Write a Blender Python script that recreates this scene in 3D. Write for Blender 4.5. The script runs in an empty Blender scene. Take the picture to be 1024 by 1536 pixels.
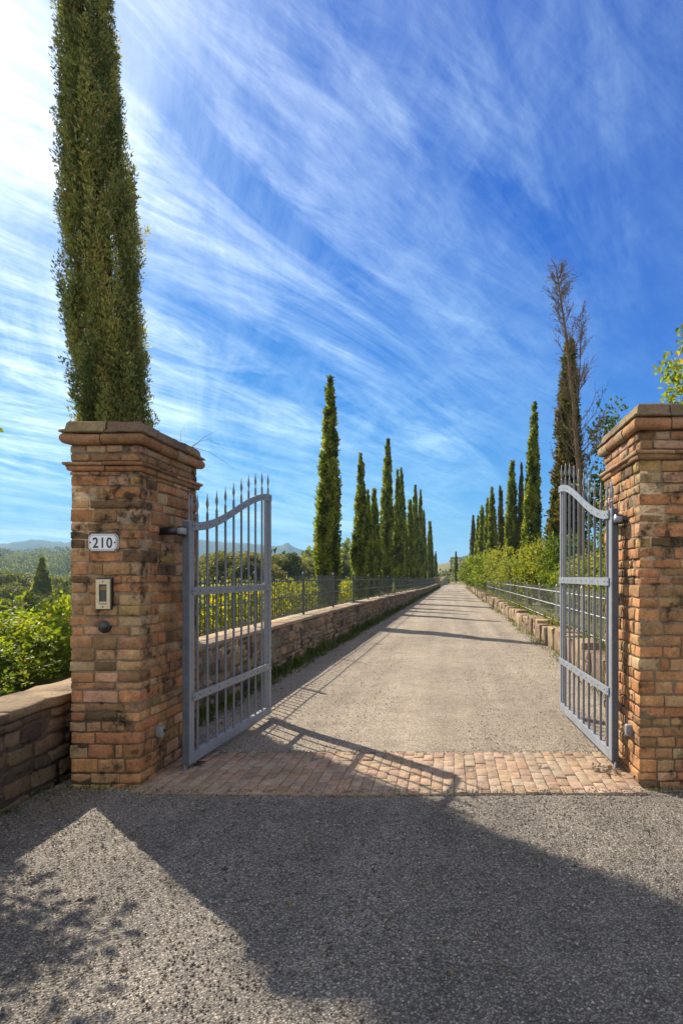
import bpy, math, random
import numpy as np
from mathutils import Vector

SEED = 11
rng = np.random.default_rng(SEED)
random.seed(SEED)
sc = bpy.context.scene
col = sc.collection
F_PX, CX, CY, EYE = 920.0, 675.0, 864.0, 1.6      # measured from the photograph


# ------------------------------------------------------------------ helpers
def sstep(a, b, x):
    t = np.clip((np.asarray(x, float) - a) / (b - a), 0, 1)
    return t * t * (3 - 2 * t)


class MB:
    """collects geometry and links it as one mesh object"""
    def __init__(self):
        self.v, self.f, self.c, self.n = [], [], [], 0

    def add(self, v, f, c=(0.5, 0.5, 0.5)):
        v = np.asarray(v, np.float64).reshape(-1, 3)
        if isinstance(f, np.ndarray):
            f = [f]
        else:
            by = {}
            for q in f:
                by.setdefault(len(q), []).append(q)
            f = [np.array(x, np.int64) for x in by.values()]
        for a in f:
            self.f.append(a + self.n)
            cc = np.asarray(c, np.float32)
            if cc.ndim == 1:
                cc = np.tile(cc, (len(a), 1))
            self.c.append(cc)
        self.v.append(v)
        self.n += len(v)

    def mesh(self, name, mat, smooth=False, off=None):
        me = bpy.data.meshes.new(name)
        V = np.concatenate(self.v)
        if off is not None:
            V = V - np.asarray(off)
        me.vertices.add(len(V))
        me.vertices.foreach_set('co', V.astype(np.float32).ravel())
        loops = np.concatenate([a.ravel() for a in self.f])
        tot = np.concatenate([np.full(len(a), a.shape[1]) for a in self.f])
        me.loops.add(len(loops))
        me.loops.foreach_set('vertex_index', loops.astype(np.int32))
        me.polygons.add(len(tot))
        me.polygons.foreach_set('loop_start', (np.cumsum(tot) - tot).astype(np.int32))
        me.update(calc_edges=True)
        me.polygons.foreach_set('use_smooth', np.full(len(tot), smooth))
        at = me.attributes.new('tint', 'FLOAT_COLOR', 'FACE')
        C = np.concatenate(self.c)
        C4 = np.ones((len(C), 4), np.float32)
        C4[:, :3] = C
        at.data.foreach_set('color', C4.ravel())
        me.materials.append(mat)
        me.update()
        return me

    def build(self, name, mat, parent=None, smooth=False, world=False):
        off = parent.location if (parent is not None and world) else None
        return link(name, self.mesh(name, mat, smooth, off), parent)


def link(name, me, parent=None, loc=None):
    o = bpy.data.objects.new(name, me)
    col.objects.link(o)
    if parent is not None:
        o.parent = parent
    if loc is not None:
        o.location = loc
    return o


def tag(o, label=None, cat=None, group=None, kind=None):
    if label:
        o['label'] = label
    if cat:
        o['category'] = cat
    if group:
        o['group'] = group
    if kind:
        o['kind'] = kind
    return o


def thing(name, label, cat, loc=(0, 0, 0), rz=0.0, group=None):
    o = bpy.data.objects.new(name, None)
    col.objects.link(o)
    o.location = loc
    o.rotation_euler = (0, 0, rz)
    o.empty_display_size = 0.2
    return tag(o, label, cat, group)


def at(px, Y, py=None):
    x = (px - CX) / F_PX * Y
    return (x, Y, EYE + (CY - py) / F_PX * Y) if py is not None else x


def box(mb, x0, x1, y0, y1, z0, z1, c=(.5, .5, .5)):
    v = [(x, y, z) for z in (z0, z1) for y in (y0, y1) for x in (x0, x1)]
    mb.add(v, [(0, 2, 3, 1), (4, 5, 7, 6), (0, 1, 5, 4), (2, 6, 7, 3), (0, 4, 6, 2), (1, 3, 7, 5)], c)


def norm(a):
    return a / np.maximum(np.linalg.norm(a, axis=-1, keepdims=True), 1e-9)


def tube(mb, pts, rad, seg=6, c=(.5, .5, .5), cap=True):
    P = np.asarray(pts, float)
    n = len(P)
    rad = np.broadcast_to(np.asarray(rad, float), (n,))
    T = norm(np.gradient(P, axis=0))
    ref = np.array([0, 0, 1.0]) if abs(T[:, 2]).mean() < .9 else np.array([1.0, 0, 0])
    S = norm(np.cross(T, ref))
    B = np.cross(S, T)
    a = np.linspace(0, 2 * math.pi, seg, endpoint=False)
    V = P[:, None] + rad[:, None, None] * (np.cos(a)[None, :, None] * S[:, None] + np.sin(a)[None, :, None] * B[:, None])
    q = []
    for i in range(n - 1):
        for k in range(seg):
            k2 = (k + 1) % seg
            q.append((i * seg + k, i * seg + k2, (i + 1) * seg + k2, (i + 1) * seg + k))
    mb.add(V.reshape(-1, 3), np.array(q), c)
    if cap:
        mb.add(V[0], [tuple(range(seg))[::-1]], c)
        mb.add(V[-1], [tuple(range(seg))], c)


def lathe(mb, prof, seg=10, c=(.5, .5, .5), axis='z', org=(0, 0, 0), flat=1.0):
    a = np.linspace(0, 2 * math.pi, seg, endpoint=False)
    V = []
    for r, z in prof:
        for t in a:
            p = (r * math.cos(t), r * math.sin(t) * flat, z)
            if axis == 'y':
                p = (p[0], -p[2], p[1])
            elif axis == 'x':
                p = (p[2], p[0], p[1])
            V.append(np.add(p, org))
    q = []
    n = len(prof)
    for i in range(n - 1):
        for k in range(seg):
            k2 = (k + 1) % seg
            q.append((i * seg + k, i * seg + k2, (i + 1) * seg + k2, (i + 1) * seg + k))
    q += [tuple(range(seg))[::-1], tuple(range((n - 1) * seg, n * seg))]
    mb.add(V, q, c)


# rounded irregular stone / brick -------------------------------------------------
def _grid(na, nb, nc):
    idx, V, Q = {}, [], []

    def vid(i, j, k):
        if (i, j, k) not in idx:
            idx[(i, j, k)] = len(V)
            V.append((i, j, k))
        return idx[(i, j, k)]
    for k in (0, nc - 1):
        for i in range(na - 1):
            for j in range(nb - 1):
                q = [vid(i, j, k), vid(i + 1, j, k), vid(i + 1, j + 1, k), vid(i, j + 1, k)]
                Q.append(q if k else q[::-1])
    for j in (0, nb - 1):
        for i in range(na - 1):
            for k in range(nc - 1):
                q = [vid(i, j, k), vid(i + 1, j, k), vid(i + 1, j, k + 1), vid(i, j, k + 1)]
                Q.append(q[::-1] if j else q)
    for i in (0, na - 1):
        for j in range(nb - 1):
            for k in range(nc - 1):
                q = [vid(i, j, k), vid(i, j + 1, k), vid(i, j + 1, k + 1), vid(i, j, k + 1)]
                Q.append(q if i else q[::-1])
    return np.array(V), np.array(Q)


_G = {k: _grid(*k) for k in ((7, 5, 5), (5, 5, 5), (4, 4, 4))}


def stone(mb, cen, half, r=.012, jit=.004, c=(.3, .2, .1), U=(1, 0, 0), N=(0, 1, 0), res=(7, 5, 5)):
    """half = half sizes along U, N and up"""
    G, Q = _G[res]
    half = np.asarray(half, float)
    r = min(r, half.min() * .8)
    axes = []
    for n, h in zip(res, half):
        inner = np.linspace(-h + r, h - r, n - 2)
        axes.append(np.concatenate([[-h], inner, [h]]))
    P = np.stack([axes[k][G[:, k]] for k in range(3)], 1)
    K = np.clip(P, -(half - r), half - r)
    D = P - K
    P = K + norm(D) * r * (np.linalg.norm(D, axis=1, keepdims=True) > 1e-9)
    ph = rng.uniform(0, 6.28, (3, 3))
    fr = rng.uniform(8, 30, (3, 3))
    W = np.zeros_like(P)
    for k in range(3):
        W[:, k] = np.sin(P[:, 0] * fr[k, 0] + ph[k, 0]) + np.sin(P[:, 2] * fr[k, 1] + ph[k, 1]) + .7 * np.sin((P[:, 1] + P[:, 0]) * fr[k, 2] * 2 + ph[k, 2])
    P = P + W * jit * .5 + rng.normal(0, jit * .35, P.shape)
    U, N = np.asarray(U, float), np.asarray(N, float)
    Z = np.array([0, 0, 1.0])
    X = np.asarray(cen) + P[:, :1] * U + P[:, 1:2] * N + P[:, 2:3] * Z
    flip = np.dot(np.cross(U, N), Z) < 0
    cc = np.tile(np.asarray(c, np.float32), (len(Q), 1))
    mb.add(X, Q[:, ::-1] if flip else Q, cc)


BRICK = [((.48, .25, .125), 6), ((.44, .21, .105), 5), ((.50, .325, .185), 4), ((.38, .23, .125), 5), ((.28, .17, .095), 3.5),
         ((.47, .37, .23), 2), ((.40, .30, .12), .8), ((.11, .075, .05), 1.9), ((.50, .33, .23), 1.5)]
BRICK = [(tuple(v * f_ for v, f_ in zip(c_, (1.17, 1.07, .95))), w_) for c_, w_ in BRICK]
BRICK = [(tuple(v + .22 * (m_ - v) for v, m_ in zip(c_, (.46, .29, .15))), w_) for c_, w_ in BRICK]
STONEC = [((.34, .25, .16), 4), ((.26, .19, .125), 4), ((.42, .32, .21), 3), ((.22, .18, .14), 3), ((.38, .24, .15), 2), ((.12, .095, .075), 1.3)]


def pick(pal, v=.12):
    w = np.array([p[1] for p in pal])
    c = np.array(pal[rng.choice(len(pal), p=w / w.sum())][0])
    return np.clip(c * rng.uniform(1 - v, 1 + v) * rng.uniform(1 - v * .4, 1 + v * .4, 3), .01, .9)


def courses(z0, z1, lo, hi):
    hs = []
    z = z0
    while z < z1 - lo * .6:
        h = min(rng.uniform(lo, hi), z1 - z)
        if z1 - z - h < lo * .6:
            h = z1 - z
        hs.append((z, z + h))
        z += h
    return hs


def run_course(mb, org, U, N, u0, u1, z0, z1, lmin, lmax, dep, joint, pal, r, jit, res, prot=.006, split=.11, stagger=0):
    """stones of one course on a vertical face; N points out of the wall"""
    u = u0
    first = True
    while u < u1 - .02:
        L = rng.uniform(lmin, lmax)
        if first and stagger:
            L *= stagger
        first = False
        if u1 - u - L < lmin * .5:
            L = u1 - u
        parts = [(z0, z1)]
        if z1 - z0 > split and rng.random() < .55 and L > .12:
            m = z0 + (z1 - z0) * rng.uniform(.4, .6)
            parts = [(z0, m), (m, z1)]
        for (a, b) in parts:
            p = rng.normal(0, prot)
            cen = np.asarray(org) + np.asarray(U) * (u + L / 2) + np.asarray(N) * (p - dep / 2) + np.array([0, 0, (a + b) / 2])
            stone(mb, cen, ((L - joint) / 2, dep / 2, (b - a - joint) / 2), r, jit, pick(pal), U, N, res)
        u += L


# foliage ---------------------------------------------------------------------------
def leaves(mb, P, D, L, W, tint):
    n = len(P)
    D = norm(D)
    S = norm(np.cross(D, rng.normal(size=(n, 3))))
    Nn = np.cross(D, S)
    L = np.broadcast_to(L, (n,))[:, None]
    W = np.broadcast_to(W, (n,))[:, None]
    V = np.stack([P, P + D * L * .5 + S * W + Nn * W * .35, P + D * L - Nn * L * .12, P + D * L * .5 - S * W + Nn * W * .35], 1)
    f = np.arange(n * 4).reshape(n, 4)
    c = np.zeros((n, 3), np.float32)
    c[:, 0] = tint
    c[:, 1] = rng.random(n)
    mb.add(V.reshape(-1, 3), f, c)


def cyp_profile(t, full, gain=1.3):
    return np.minimum(1.0, gain * (1 - t) ** full) * (0.72 + .28 * sstep(0, .16, t))


def cypress_mesh(name, h, R, npl, nsp, ls, wd, mat, full=.8, brown=.05, z0=.25, gain=1.25):
    mb = MB()
    t = rng.random(npl * 4)
    keep = rng.random(npl * 4) < (cyp_profile(t, full, gain) + .1)
    t = t[keep][:npl]
    n = len(t)
    th = rng.uniform(0, 2 * math.pi, n)
    wob = 1 + .08 * np.sin(3 * th + 9 * t) + .05 * np.sin(17 * t + th) + rng.normal(0, .05, n)
    r0 = R * cyp_profile(t, full, gain) * rng.uniform(.45, .98, n) ** .7 * wob * .86
    base = np.stack([r0 * np.cos(th), r0 * np.sin(th), z0 + t * (h - z0)], 1)
    out = np.stack([np.cos(th), np.sin(th), np.zeros(n)], 1)
    ax = norm(out * rng.uniform(.02, .22, (n, 1)) + np.array([0, 0, 1.0]) + rng.normal(0, .05, (n, 3)))
    pl = h * rng.uniform(.035, .075, n) * (1.15 - .45 * t)
    pr = R * rng.uniform(.13, .26, n) * (1.05 - .6 * t)
    s = rng.random((n, nsp))
    rad = norm(rng.normal(size=(n, nsp, 3)))
    amp = np.sqrt(np.sin(np.pi * np.clip(s * .9 + .08, 0, 1)))[..., None] * rng.random((n, nsp, 1)) ** .45 * pr[:, None, None]
    P = base[:, None] + ax[:, None] * (s[..., None] - .3) * pl[:, None, None] + rad * amp * np.array([1, 1, .7])
    D = ax[:, None] * 1.05 + rad * .7 + rng.normal(0, .22, (n, nsp, 3))
    pt = np.clip(rng.normal(.42, .27, n) + .15 * np.sin(5 * th + 1), 0, 1)[:, None] + rng.normal(0, .13, (n, nsp))
    P, D, pt = P.reshape(-1, 3), D.reshape(-1, 3), pt.ravel()
    br = rng.random(len(P)) < brown
    tt = np.clip(pt, 0, .9)
    tt[br] = 1.0
    for k in range(2):
        j = rng.normal(0, ls * .25, P.shape)
        leaves(mb, P + j, D + rng.normal(0, .35, D.shape), ls * rng.uniform(.7, 1.3, len(P)), wd * rng.uniform(.7, 1.3, len(P)), tt)
    return mb.mesh(name, mat, False)


def trunk_mesh(name, h, r, mat, lean=0.0, seg=8):
    mb = MB()
    z = np.linspace(-.3, h, 9)
    P = np.stack([.03 * np.sin(z * 1.3) + lean * z, .03 * np.cos(z * 1.1), z], 1)
    tube(mb, P, r * (1 - .85 * np.clip(z / h, 0, 1)) * (1 + .35 * np.exp(-np.maximum(z, 0) * 3)), seg)
    return mb.mesh(name, mat, True)


def clump_leaves(mb, C, rad, per, L, W, up=.35, tint=.5, flat=.8):
    """C (n,3) clump centres, rad (n,)"""
    n = len(C)
    dirs = norm(rng.normal(size=(n, per, 3)))
    q = rng.random((n, per, 1)) ** .4
    P = C[:, None] + dirs * q * rad[:, None, None] * np.array([1, 1, flat])
    D = dirs * .6 + np.array([0, 0, up]) + rng.normal(0, .6, dirs.shape)
    tt = np.clip(tint + rng.normal(0, .16, n)[:, None] + rng.normal(0, .14, (n, per)), 0, 1)
    leaves(mb, P.reshape(-1, 3), D.reshape(-1, 3), L * rng.uniform(.6, 1.35, n * per), W * rng.uniform(.6, 1.35, n * per), tt.ravel())


def crown_points(n, rx, ry, rz, cz, inner=.45):
    d = norm(rng.normal(size=(n, 3)))
    q = rng.uniform(inner ** 2, 1, (n, 1)) ** .5
    lump = 1 + .16 * np.sin(d[:, :1] * 4 + 1) + .13 * np.sin(d[:, 1:2] * 5) + rng.normal(0, .09, (n, 1))
    P = d * q * lump * np.array([rx, ry, rz])
    P[:, 2] += cz
    return P


def limbs(mb, base, C, r0, frac=.6, seg=5):
    for c in C:
        m = np.asarray(base) * .5 + np.asarray(c) * .5 + np.append(rng.normal(0, .06, 2) * np.linalg.norm(np.subtract(c, base)), rng.uniform(-.1, .02))
        tube(mb, [base, m, c], [r0, r0 * .6, r0 * .2], seg)


def leafy(nclump, per, rx, ry, rz, cz, cr, L, W, mat, bark, trunk_r=.08, name='crown', inner=.4, nl=14, up=.3, tint=.5, stems=1):
    """returns crown mesh, trunk mesh for a bush or tree standing on z = 0"""
    mb = MB()
    C = crown_points(nclump, rx, ry, rz, cz, inner)
    C[:, 2] = np.maximum(C[:, 2], cr * .5)
    clump_leaves(mb, C, cr * rng.uniform(.7, 1.3, nclump), per, L, W, up, tint)
    crown = mb.mesh(name, mat)
    tb = MB()
    fork = (0, 0, max(.15, cz - rz * .75))
    if stems == 1:
        tube(tb, [(0, 0, -.3), (.03, 0, fork[2] * .5), fork], [trunk_r * 1.3, trunk_r, trunk_r * .8], 7)
        limbs(tb, fork, C[:nl], trunk_r * .55)
    else:
        limbs(tb, (0, 0, -.1), C[:nl], trunk_r * .6)
    return crown, tb.mesh('trunk', bark, True)


# ------------------------------------------------------------------ materials
def newmat(name):
    m = bpy.data.materials.new(name)
    m.use_nodes = True
    nt = m.node_tree
    nt.nodes.clear()
    out = nt.nodes.new('ShaderNodeOutputMaterial')
    return m, nt, out


def nd(nt, typ, **kw):
    n = nt.nodes.new(typ)
    for k, v in kw.items():
        if k in n.inputs:
            n.inputs[k].default_value = v
        else:
            setattr(n, k, v)
    return n


def ramp(nt, fac, stops, interp='LINEAR'):
    r = nt.nodes.new('ShaderNodeValToRGB')
    r.color_ramp.interpolation = interp
    e = r.color_ramp.elements
    while len(e) < len(stops):
        e.new(.5)
    for el, (p, c) in zip(e, stops):
        el.position = p
        el.color = (*c, 1) if len(c) == 3 else c
    nt.links.new(fac, r.inputs['Fac'])
    return r.outputs['Color']


def mixc(nt, fac, a, b, mode='MIX'):
    m = nt.nodes.new('ShaderNodeMix')
    m.data_type = 'RGBA'
    m.blend_type = mode
    for s, v in ((0, fac), (6, a), (7, b)):
        if hasattr(v, 'links'):
            nt.links.new(v, m.inputs[s])
        else:
            m.inputs[s].default_value = v if s == 0 or len(v) == 4 else (*v, 1)
    return m.outputs[2]


def math_(nt, op, a, b=None, c=None):
    m = nt.nodes.new('ShaderNodeMath')
    m.operation = op
    for i, v in enumerate((a, b, c)):
        if v is None:
            continue
        if hasattr(v, 'links'):
            nt.links.new(v, m.inputs[i])
        else:
            m.inputs[i].default_value = v
    return m.outputs[0]


def noise(nt, vec, scale, detail=4, rough=.6, dist=0.0):
    n = nd(nt, 'ShaderNodeTexNoise', Scale=scale, Detail=detail, Roughness=rough, Distortion=dist)
    nt.links.new(vec, n.inputs['Vector'])
    return n.outputs['Fac']


def coords(nt, kind='Object'):
    return nt.nodes.new('ShaderNodeTexCoord').outputs[kind]


def principled(nt, out, base, rough=.8, metallic=0.0, bump=None, bstr=.4, bdist=.01, spec=.3):
    b = nt.nodes.new('ShaderNodeBsdfPrincipled')
    for k, v in (('Base Color', base), ('Roughness', rough), ('Metallic', metallic), ('Specular IOR Level', spec)):
        if hasattr(v, 'links'):
            nt.links.new(v, b.inputs[k])
        else:
            b.inputs[k].default_value = (*v, 1) if isinstance(v, tuple) and len(v) == 3 else v
    if bump is not None:
        bn = nd(nt, 'ShaderNodeBump', Strength=bstr, Distance=bdist)
        nt.links.new(bump, bn.inputs['Height'])
        nt.links.new(bn.outputs['Normal'], b.inputs['Normal'])
    nt.links.new(b.outputs[0], out.inputs['Surface'])
    return b


def masonry_mat(name, stain=.55, moss=.3, scale=1.0):
    m, nt, out = newmat(name)
    co = coords(nt)
    a = nd(nt, 'ShaderNodeAttribute', attribute_name='tint')
    n1 = noise(nt, co, 14 * scale, 6, .65)
    n2 = noise(nt, co, 55 * scale, 5, .7)
    n3 = noise(nt, co, 3.2, 5, .6)
    n4 = noise(nt, co, 160 * scale, 3, .7)
    c = mixc(nt, .75, a.outputs['Color'], ramp(nt, n1, [(.25, (.42, .40, .40)), (.5, (.9, .9, .9)), (.78, (1.45, 1.4, 1.3))]), 'MULTIPLY')
    c = mixc(nt, .7, c, ramp(nt, n2, [(.3, (.5, .48, .46)), (.55, (1, 1, 1)), (.8, (1.3, 1.3, 1.28))]), 'MULTIPLY')
    dark = ramp(nt, math_(nt, 'MULTIPLY', ramp(nt, n1, [(.44, (0, 0, 0)), (.60, (1, 1, 1))]), ramp(nt, n3, [(.40, (0, 0, 0)), (.58, (1, 1, 1))])), [(0, (0, 0, 0)), (1, (stain,) * 3)])
    c = mixc(nt, dark, c, (.028, .022, .018))
    mo = ramp(nt, math_(nt, 'MULTIPLY', ramp(nt, n2, [(.42, (0, 0, 0)), (.6, (1, 1, 1))]), ramp(nt, noise(nt, co, 2.3, 3), [(.53, (0, 0, 0)), (.68, (1, 1, 1))])), [(0, (0, 0, 0)), (1, (moss,) * 3)])
    c = mixc(nt, mo, c, (.20, .165, .045))
    h = math_(nt, 'ADD', math_(nt, 'MULTIPLY', n2, .6), math_(nt, 'MULTIPLY', n4, .5))
    h = math_(nt, 'ADD', h, math_(nt, 'MULTIPLY', n1, .8))
    principled(nt, out, c, .92, 0, h, .65, .012, .15)
    return m


def gravel_mat(name, stops, dirt, scale=95, patch=(.7, 1.2)):
    m, nt, out = newmat(name)
    co = coords(nt)
    wn = nd(nt, 'ShaderNodeTexNoise', Scale=40.0, Detail=2.0)
    nt.links.new(co, wn.inputs['Vector'])
    vm = nt.nodes.new('ShaderNodeVectorMath')
    vm.operation = 'MULTIPLY_ADD'
    nt.links.new(wn.outputs['Color'], vm.inputs[0])
    vm.inputs[1].default_value = (.012, .012, .012)
    nt.links.new(co, vm.inputs[2])
    v = nd(nt, 'ShaderNodeTexVoronoi', Scale=scale, Randomness=1.0)
    nt.links.new(vm.outputs[0], v.inputs['Vector'])
    v2 = nd(nt, 'ShaderNodeTexVoronoi', Scale=scale * 2.3, Randomness=1.0)
    nt.links.new(vm.outputs[0], v2.inputs['Vector'])
    sep = nt.nodes.new('ShaderNodeSeparateColor')
    nt.links.new(v.outputs['Color'], sep.inputs[0])
    sep2 = nt.nodes.new('ShaderNodeSeparateColor')
    nt.links.new(v2.outputs['Color'], sep2.inputs[0])
    c = ramp(nt, sep.outputs[0], stops)
    c = mixc(nt, .45, c, ramp(nt, sep2.outputs[1], stops))
    edge = ramp(nt, v.outputs['Distance'], [(.30, (0, 0, 0)), (.62, (1, 1, 1))])
    c = mixc(nt, math_(nt, 'MULTIPLY', edge, .85), c, dirt)
    big = noise(nt, co, .55, 6, .6)
    mid = noise(nt, co, 3.5, 5, .65)
    c = mixc(nt, 1.0, c, ramp(nt, big, [(.3, (patch[0],) * 3), (.7, (patch[1],) * 3)]), 'MULTIPLY')
    c = mixc(nt, .6, c, ramp(nt, mid, [(.3, (.72, .72, .73)), (.7, (1.2, 1.19, 1.16))]), 'MULTIPLY')
    mp = nd(nt, 'ShaderNodeMapping')
    mp.inputs['Scale'].default_value = (1.5, .06, 1)
    nt.links.new(co, mp.inputs['Vector'])
    c = mixc(nt, .8, c, ramp(nt, noise(nt, mp.outputs[0], 1.3, 5, .55), [(.34, (.76, .75, .735)), (.66, (1.16, 1.15, 1.12))]), 'MULTIPLY')
    h = math_(nt, 'SUBTRACT', 1.0, math_(nt, 'ADD', v.outputs['Distance'], math_(nt, 'MULTIPLY', v2.outputs['Distance'], .5)))
    h = math_(nt, 'ADD', h, math_(nt, 'MULTIPLY', sep.outputs[1], .55))
    principled(nt, out, c, .9, 0, h, .75, .010, .2)
    return m


def leaf_mat(name, c0, c1, dead=(.16, .085, .03), trans=.45, tcol=None):
    m, nt, out = newmat(name)
    a = nd(nt, 'ShaderNodeAttribute', attribute_name='tint')
    s = nt.nodes.new('ShaderNodeSeparateColor')
    nt.links.new(a.outputs['Color'], s.inputs[0])
    c = ramp(nt, s.outputs[0], [(.1, c0), (.85, c1), (.95, dead)])
    c = mixc(nt, .5, c, ramp(nt, s.outputs[1], [(0, (.65, .65, .65)), (1, (1.3, 1.3, 1.3))]), 'MULTIPLY')
    d = nt.nodes.new('ShaderNodeBsdfPrincipled')
    d.inputs['Roughness'].default_value = .55
    d.inputs['Specular IOR Level'].default_value = .25
    nt.links.new(c, d.inputs['Base Color'])
    t = nt.nodes.new('ShaderNodeBsdfTranslucent')
    tc = mixc(nt, 1.0, c, tcol or (1.5, 1.45, .6), 'MULTIPLY')
    nt.links.new(tc, t.inputs['Color'])
    mx = nt.nodes.new('ShaderNodeMixShader')
    mx.inputs[0].default_value = trans
    nt.links.new(d.outputs[0], mx.inputs[1])
    nt.links.new(t.outputs[0], mx.inputs[2])
    nt.links.new(mx.outputs[0], out.inputs['Surface'])
    return m


def plain(name, c, rough=.6, metallic=0.0, var=.25, scale=30, bstr=.15, spec=.4):
    m, nt, out = newmat(name)
    co = coords(nt)
    n = noise(nt, co, scale, 5, .65)
    n2 = noise(nt, co, scale * .13, 4, .6)
    cc = mixc(nt, 1.0, c, ramp(nt, n, [(.25, (1 - var,) * 3), (.75, (1 + var,) * 3)]), 'MULTIPLY')
    cc = mixc(nt, 1.0, cc, ramp(nt, n2, [(.3, (1 - var * .7,) * 3), (.7, (1 + var * .6,) * 3)]), 'MULTIPLY')
    principled(nt, out, cc, rough, metallic, n, bstr, .004, spec)
    return m


def ground_mat(name, a, b, c3, s=.35):
    m, nt, out = newmat(name)
    co = coords(nt)
    n = noise(nt, co, s, 8, .65)
    n2 = noise(nt, co, s * 20, 6, .7)
    c = ramp(nt, n, [(.3, a), (.5, b), (.7, c3)])
    c = mixc(nt, .7, c, ramp(nt, n2, [(.25, (.55, .55, .55)), (.75, (1.4, 1.4, 1.4))]), 'MULTIPLY')
    principled(nt, out, c, .95, 0, n2, .8, .08, .1)
    return m


M_PILLAR = masonry_mat('old_brick', .92, .3)
M_CAP = masonry_mat('weathered_moulded_brick', .55, .35)
M_RUBBLE = masonry_mat('rubble_stone', .7, .35)
M_DARKWALL = masonry_mat('dark_wall_stone', .9, .35)  # low wall stone, with stronger dark blotches than the rubble
M_COPING = masonry_mat('coping_stone', .55, .45)
M_PAVER = masonry_mat('brick_paver', .5, .15)
M_COURT = gravel_mat('grey_gravel', [(0, (.08, .077, .075)), (.25, (.17, .158, .142)), (.5, (.275, .245, .208)), (.75, (.37, .325, .265)), (.92, (.46, .41, .345)), (1, (.66, .61, .54))], (.10, .09, .077), 90, (.76, 1.18))
M_DRIVE = gravel_mat('beige_gravel', [(0, (.15, .125, .10)), (.25, (.28, .235, .18)), (.55, (.40, .335, .255)), (.8, (.48, .41, .325)), (1, (.70, .63, .53))], (.19, .155, .115), 76, (.82, 1.14))
M_IRON = plain('grey_painted_iron', (.215, .238, .27), .46, .0, .22, 60, .2)
M_IRON_DARK = plain('rough_dark_iron', (.10, .112, .135), .6, .1, .3, 90, .5)
M_BLACK = plain('black_plastic', (.012, .012, .013), .3, 0, .1, 40, .05, .5)
M_BAR = plain('dark_grey_painted_iron', (.17, .185, .215), .45, 0, .13, 60, .1)
M_RIVET = plain('dark_rivet', (.03, .035, .045), .5, .3, .1)
M_FENCE = plain('dark_green_fence_iron', (.075, .085, .085), .5, .2, .2)
M_FENCE_G = plain('galvanised_fence_wire', (.32, .33, .32), .5, .2, .2)
M_BARK = plain('bark', (.10, .07, .045), .95, 0, .4, 25, .8, .1)
M_DEADBARK = plain('dead_bark', (.145, .108, .066), .95, 0, .35, 25, .7, .1)
M_CYP = leaf_mat('cypress_leaf', (.03, .058, .012), (.36, .42, .08), (.2, .12, .04), .48)
M_CYP2 = leaf_mat('cypress_leaf_near', (.075, .11, .04), (.40, .44, .16), (.30, .17, .07), .5, (1.5, 1.35, .7))
M_CYPB = leaf_mat('cypress_leaf_browning', (.04, .055, .014), (.17, .165, .05), (.20, .11, .05), .35)
M_SHRUB = leaf_mat('shrub_leaf', (.07, .115, .014), (.26, .31, .032), (.3, .22, .03), .5)
M_SHRUB_D = leaf_mat('shrub_leaf_deep', (.035, .07, .012), (.15, .21, .028), (.2, .15, .03), .45)
M_HEDGE = leaf_mat('hedge_leaf', (.09, .12, .014), (.30, .32, .05), (.3, .2, .05), .45)
M_VINE = leaf_mat('vine_leaf', (.12, .15, .010), (.33, .34, .018), (.42, .30, .02), .55)
M_OLIVE = leaf_mat('wood_leaf', (.06, .075, .022), (.19, .185, .05), (.25, .17, .05), .4)
M_WOOD = leaf_mat('forest_leaf', (.035, .058, .018), (.19, .195, .055), (.2, .15, .05), .4)
M_GRASS = leaf_mat('grass_blade', (.035, .065, .012), (.13, .15, .03), (.25, .19, .08), .4)
M_DEADLEAF = leaf_mat('dead_foliage', (.09, .062, .034), (.19, .135, .075), (.25, .17, .1), .2, (1, 1, 1))
M_GROUND = ground_mat('field_ground', (.10, .10, .035), (.16, .14, .05), (.22, .19, .08))
M_HILL = ground_mat('hill_ground', (.03, .045, .03), (.05, .065, .04), (.08, .085, .05), .01)
M_ENAMEL = plain('white_enamel', (.74, .77, .80), .25, 0, .05, 12, .02, .5)
M_INK = plain('blue_black_ink', (.015, .02, .035), .35, 0, .05)
M_BRASS = plain('pale_brass', (.55, .48, .32), .38, .55, .12, 40, .08)
M_SCREEN = plain('dark_intercom_glass', (.02, .02, .017), .12, 0, .2, 20, .02, .6)
M_AMBER = plain('amber_label', (.22, .15, .03), .3, 0, .3, 80)
M_GREYBOX = plain('grey_plastic', (.22, .225, .23), .5, 0, .1)
M_TWIG = plain('dry_twig', (.24, .18, .11), .9, 0, .2)


# ------------------------------------------------------------------ lie of the land
def wl(y):                       # road face of the left retaining wall
    return -2.85 + .0152 * (np.asarray(y, float) - 10)


WR = 2.23                        # road face of the right wall


def h_left(d, x, y):
    b0 = -.15 + .75 * sstep(5.0, 6.8, y)
    z = b0 - .85 * sstep(.9, 3.4, d) * sstep(5, 8, y) - .03 * np.minimum(d, 10) - .13 * np.clip(d - 10, 0, 110)
    r = np.hypot(x, y)
    a = x / np.maximum(y, 1.0)
    z = z + sstep(200, 950, r) * (22 + 17 * sstep(-.42, -.6, a))
    z = z + 4 * np.sin(x * .021 + 1) * np.sin(y * .013 + .5) * sstep(90, 220, r)
    return z


def h_right(d, x, y):
    return .33 + .03 * np.minimum(d, 60) + sstep(120, 420, y) * 12


def terrain_z(x, y):
    x, y = np.asarray(x, float), np.asarray(y, float)
    xl = np.where(y < 5.4, -3.25, wl(y) - .22)
    mid = -.05 + sstep(118, 420, y) * 14
    return np.where(x < xl, h_left(xl - x, x, y), np.where(x > WR + .2, h_right(x - WR - .2, x, y), mid))


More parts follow.
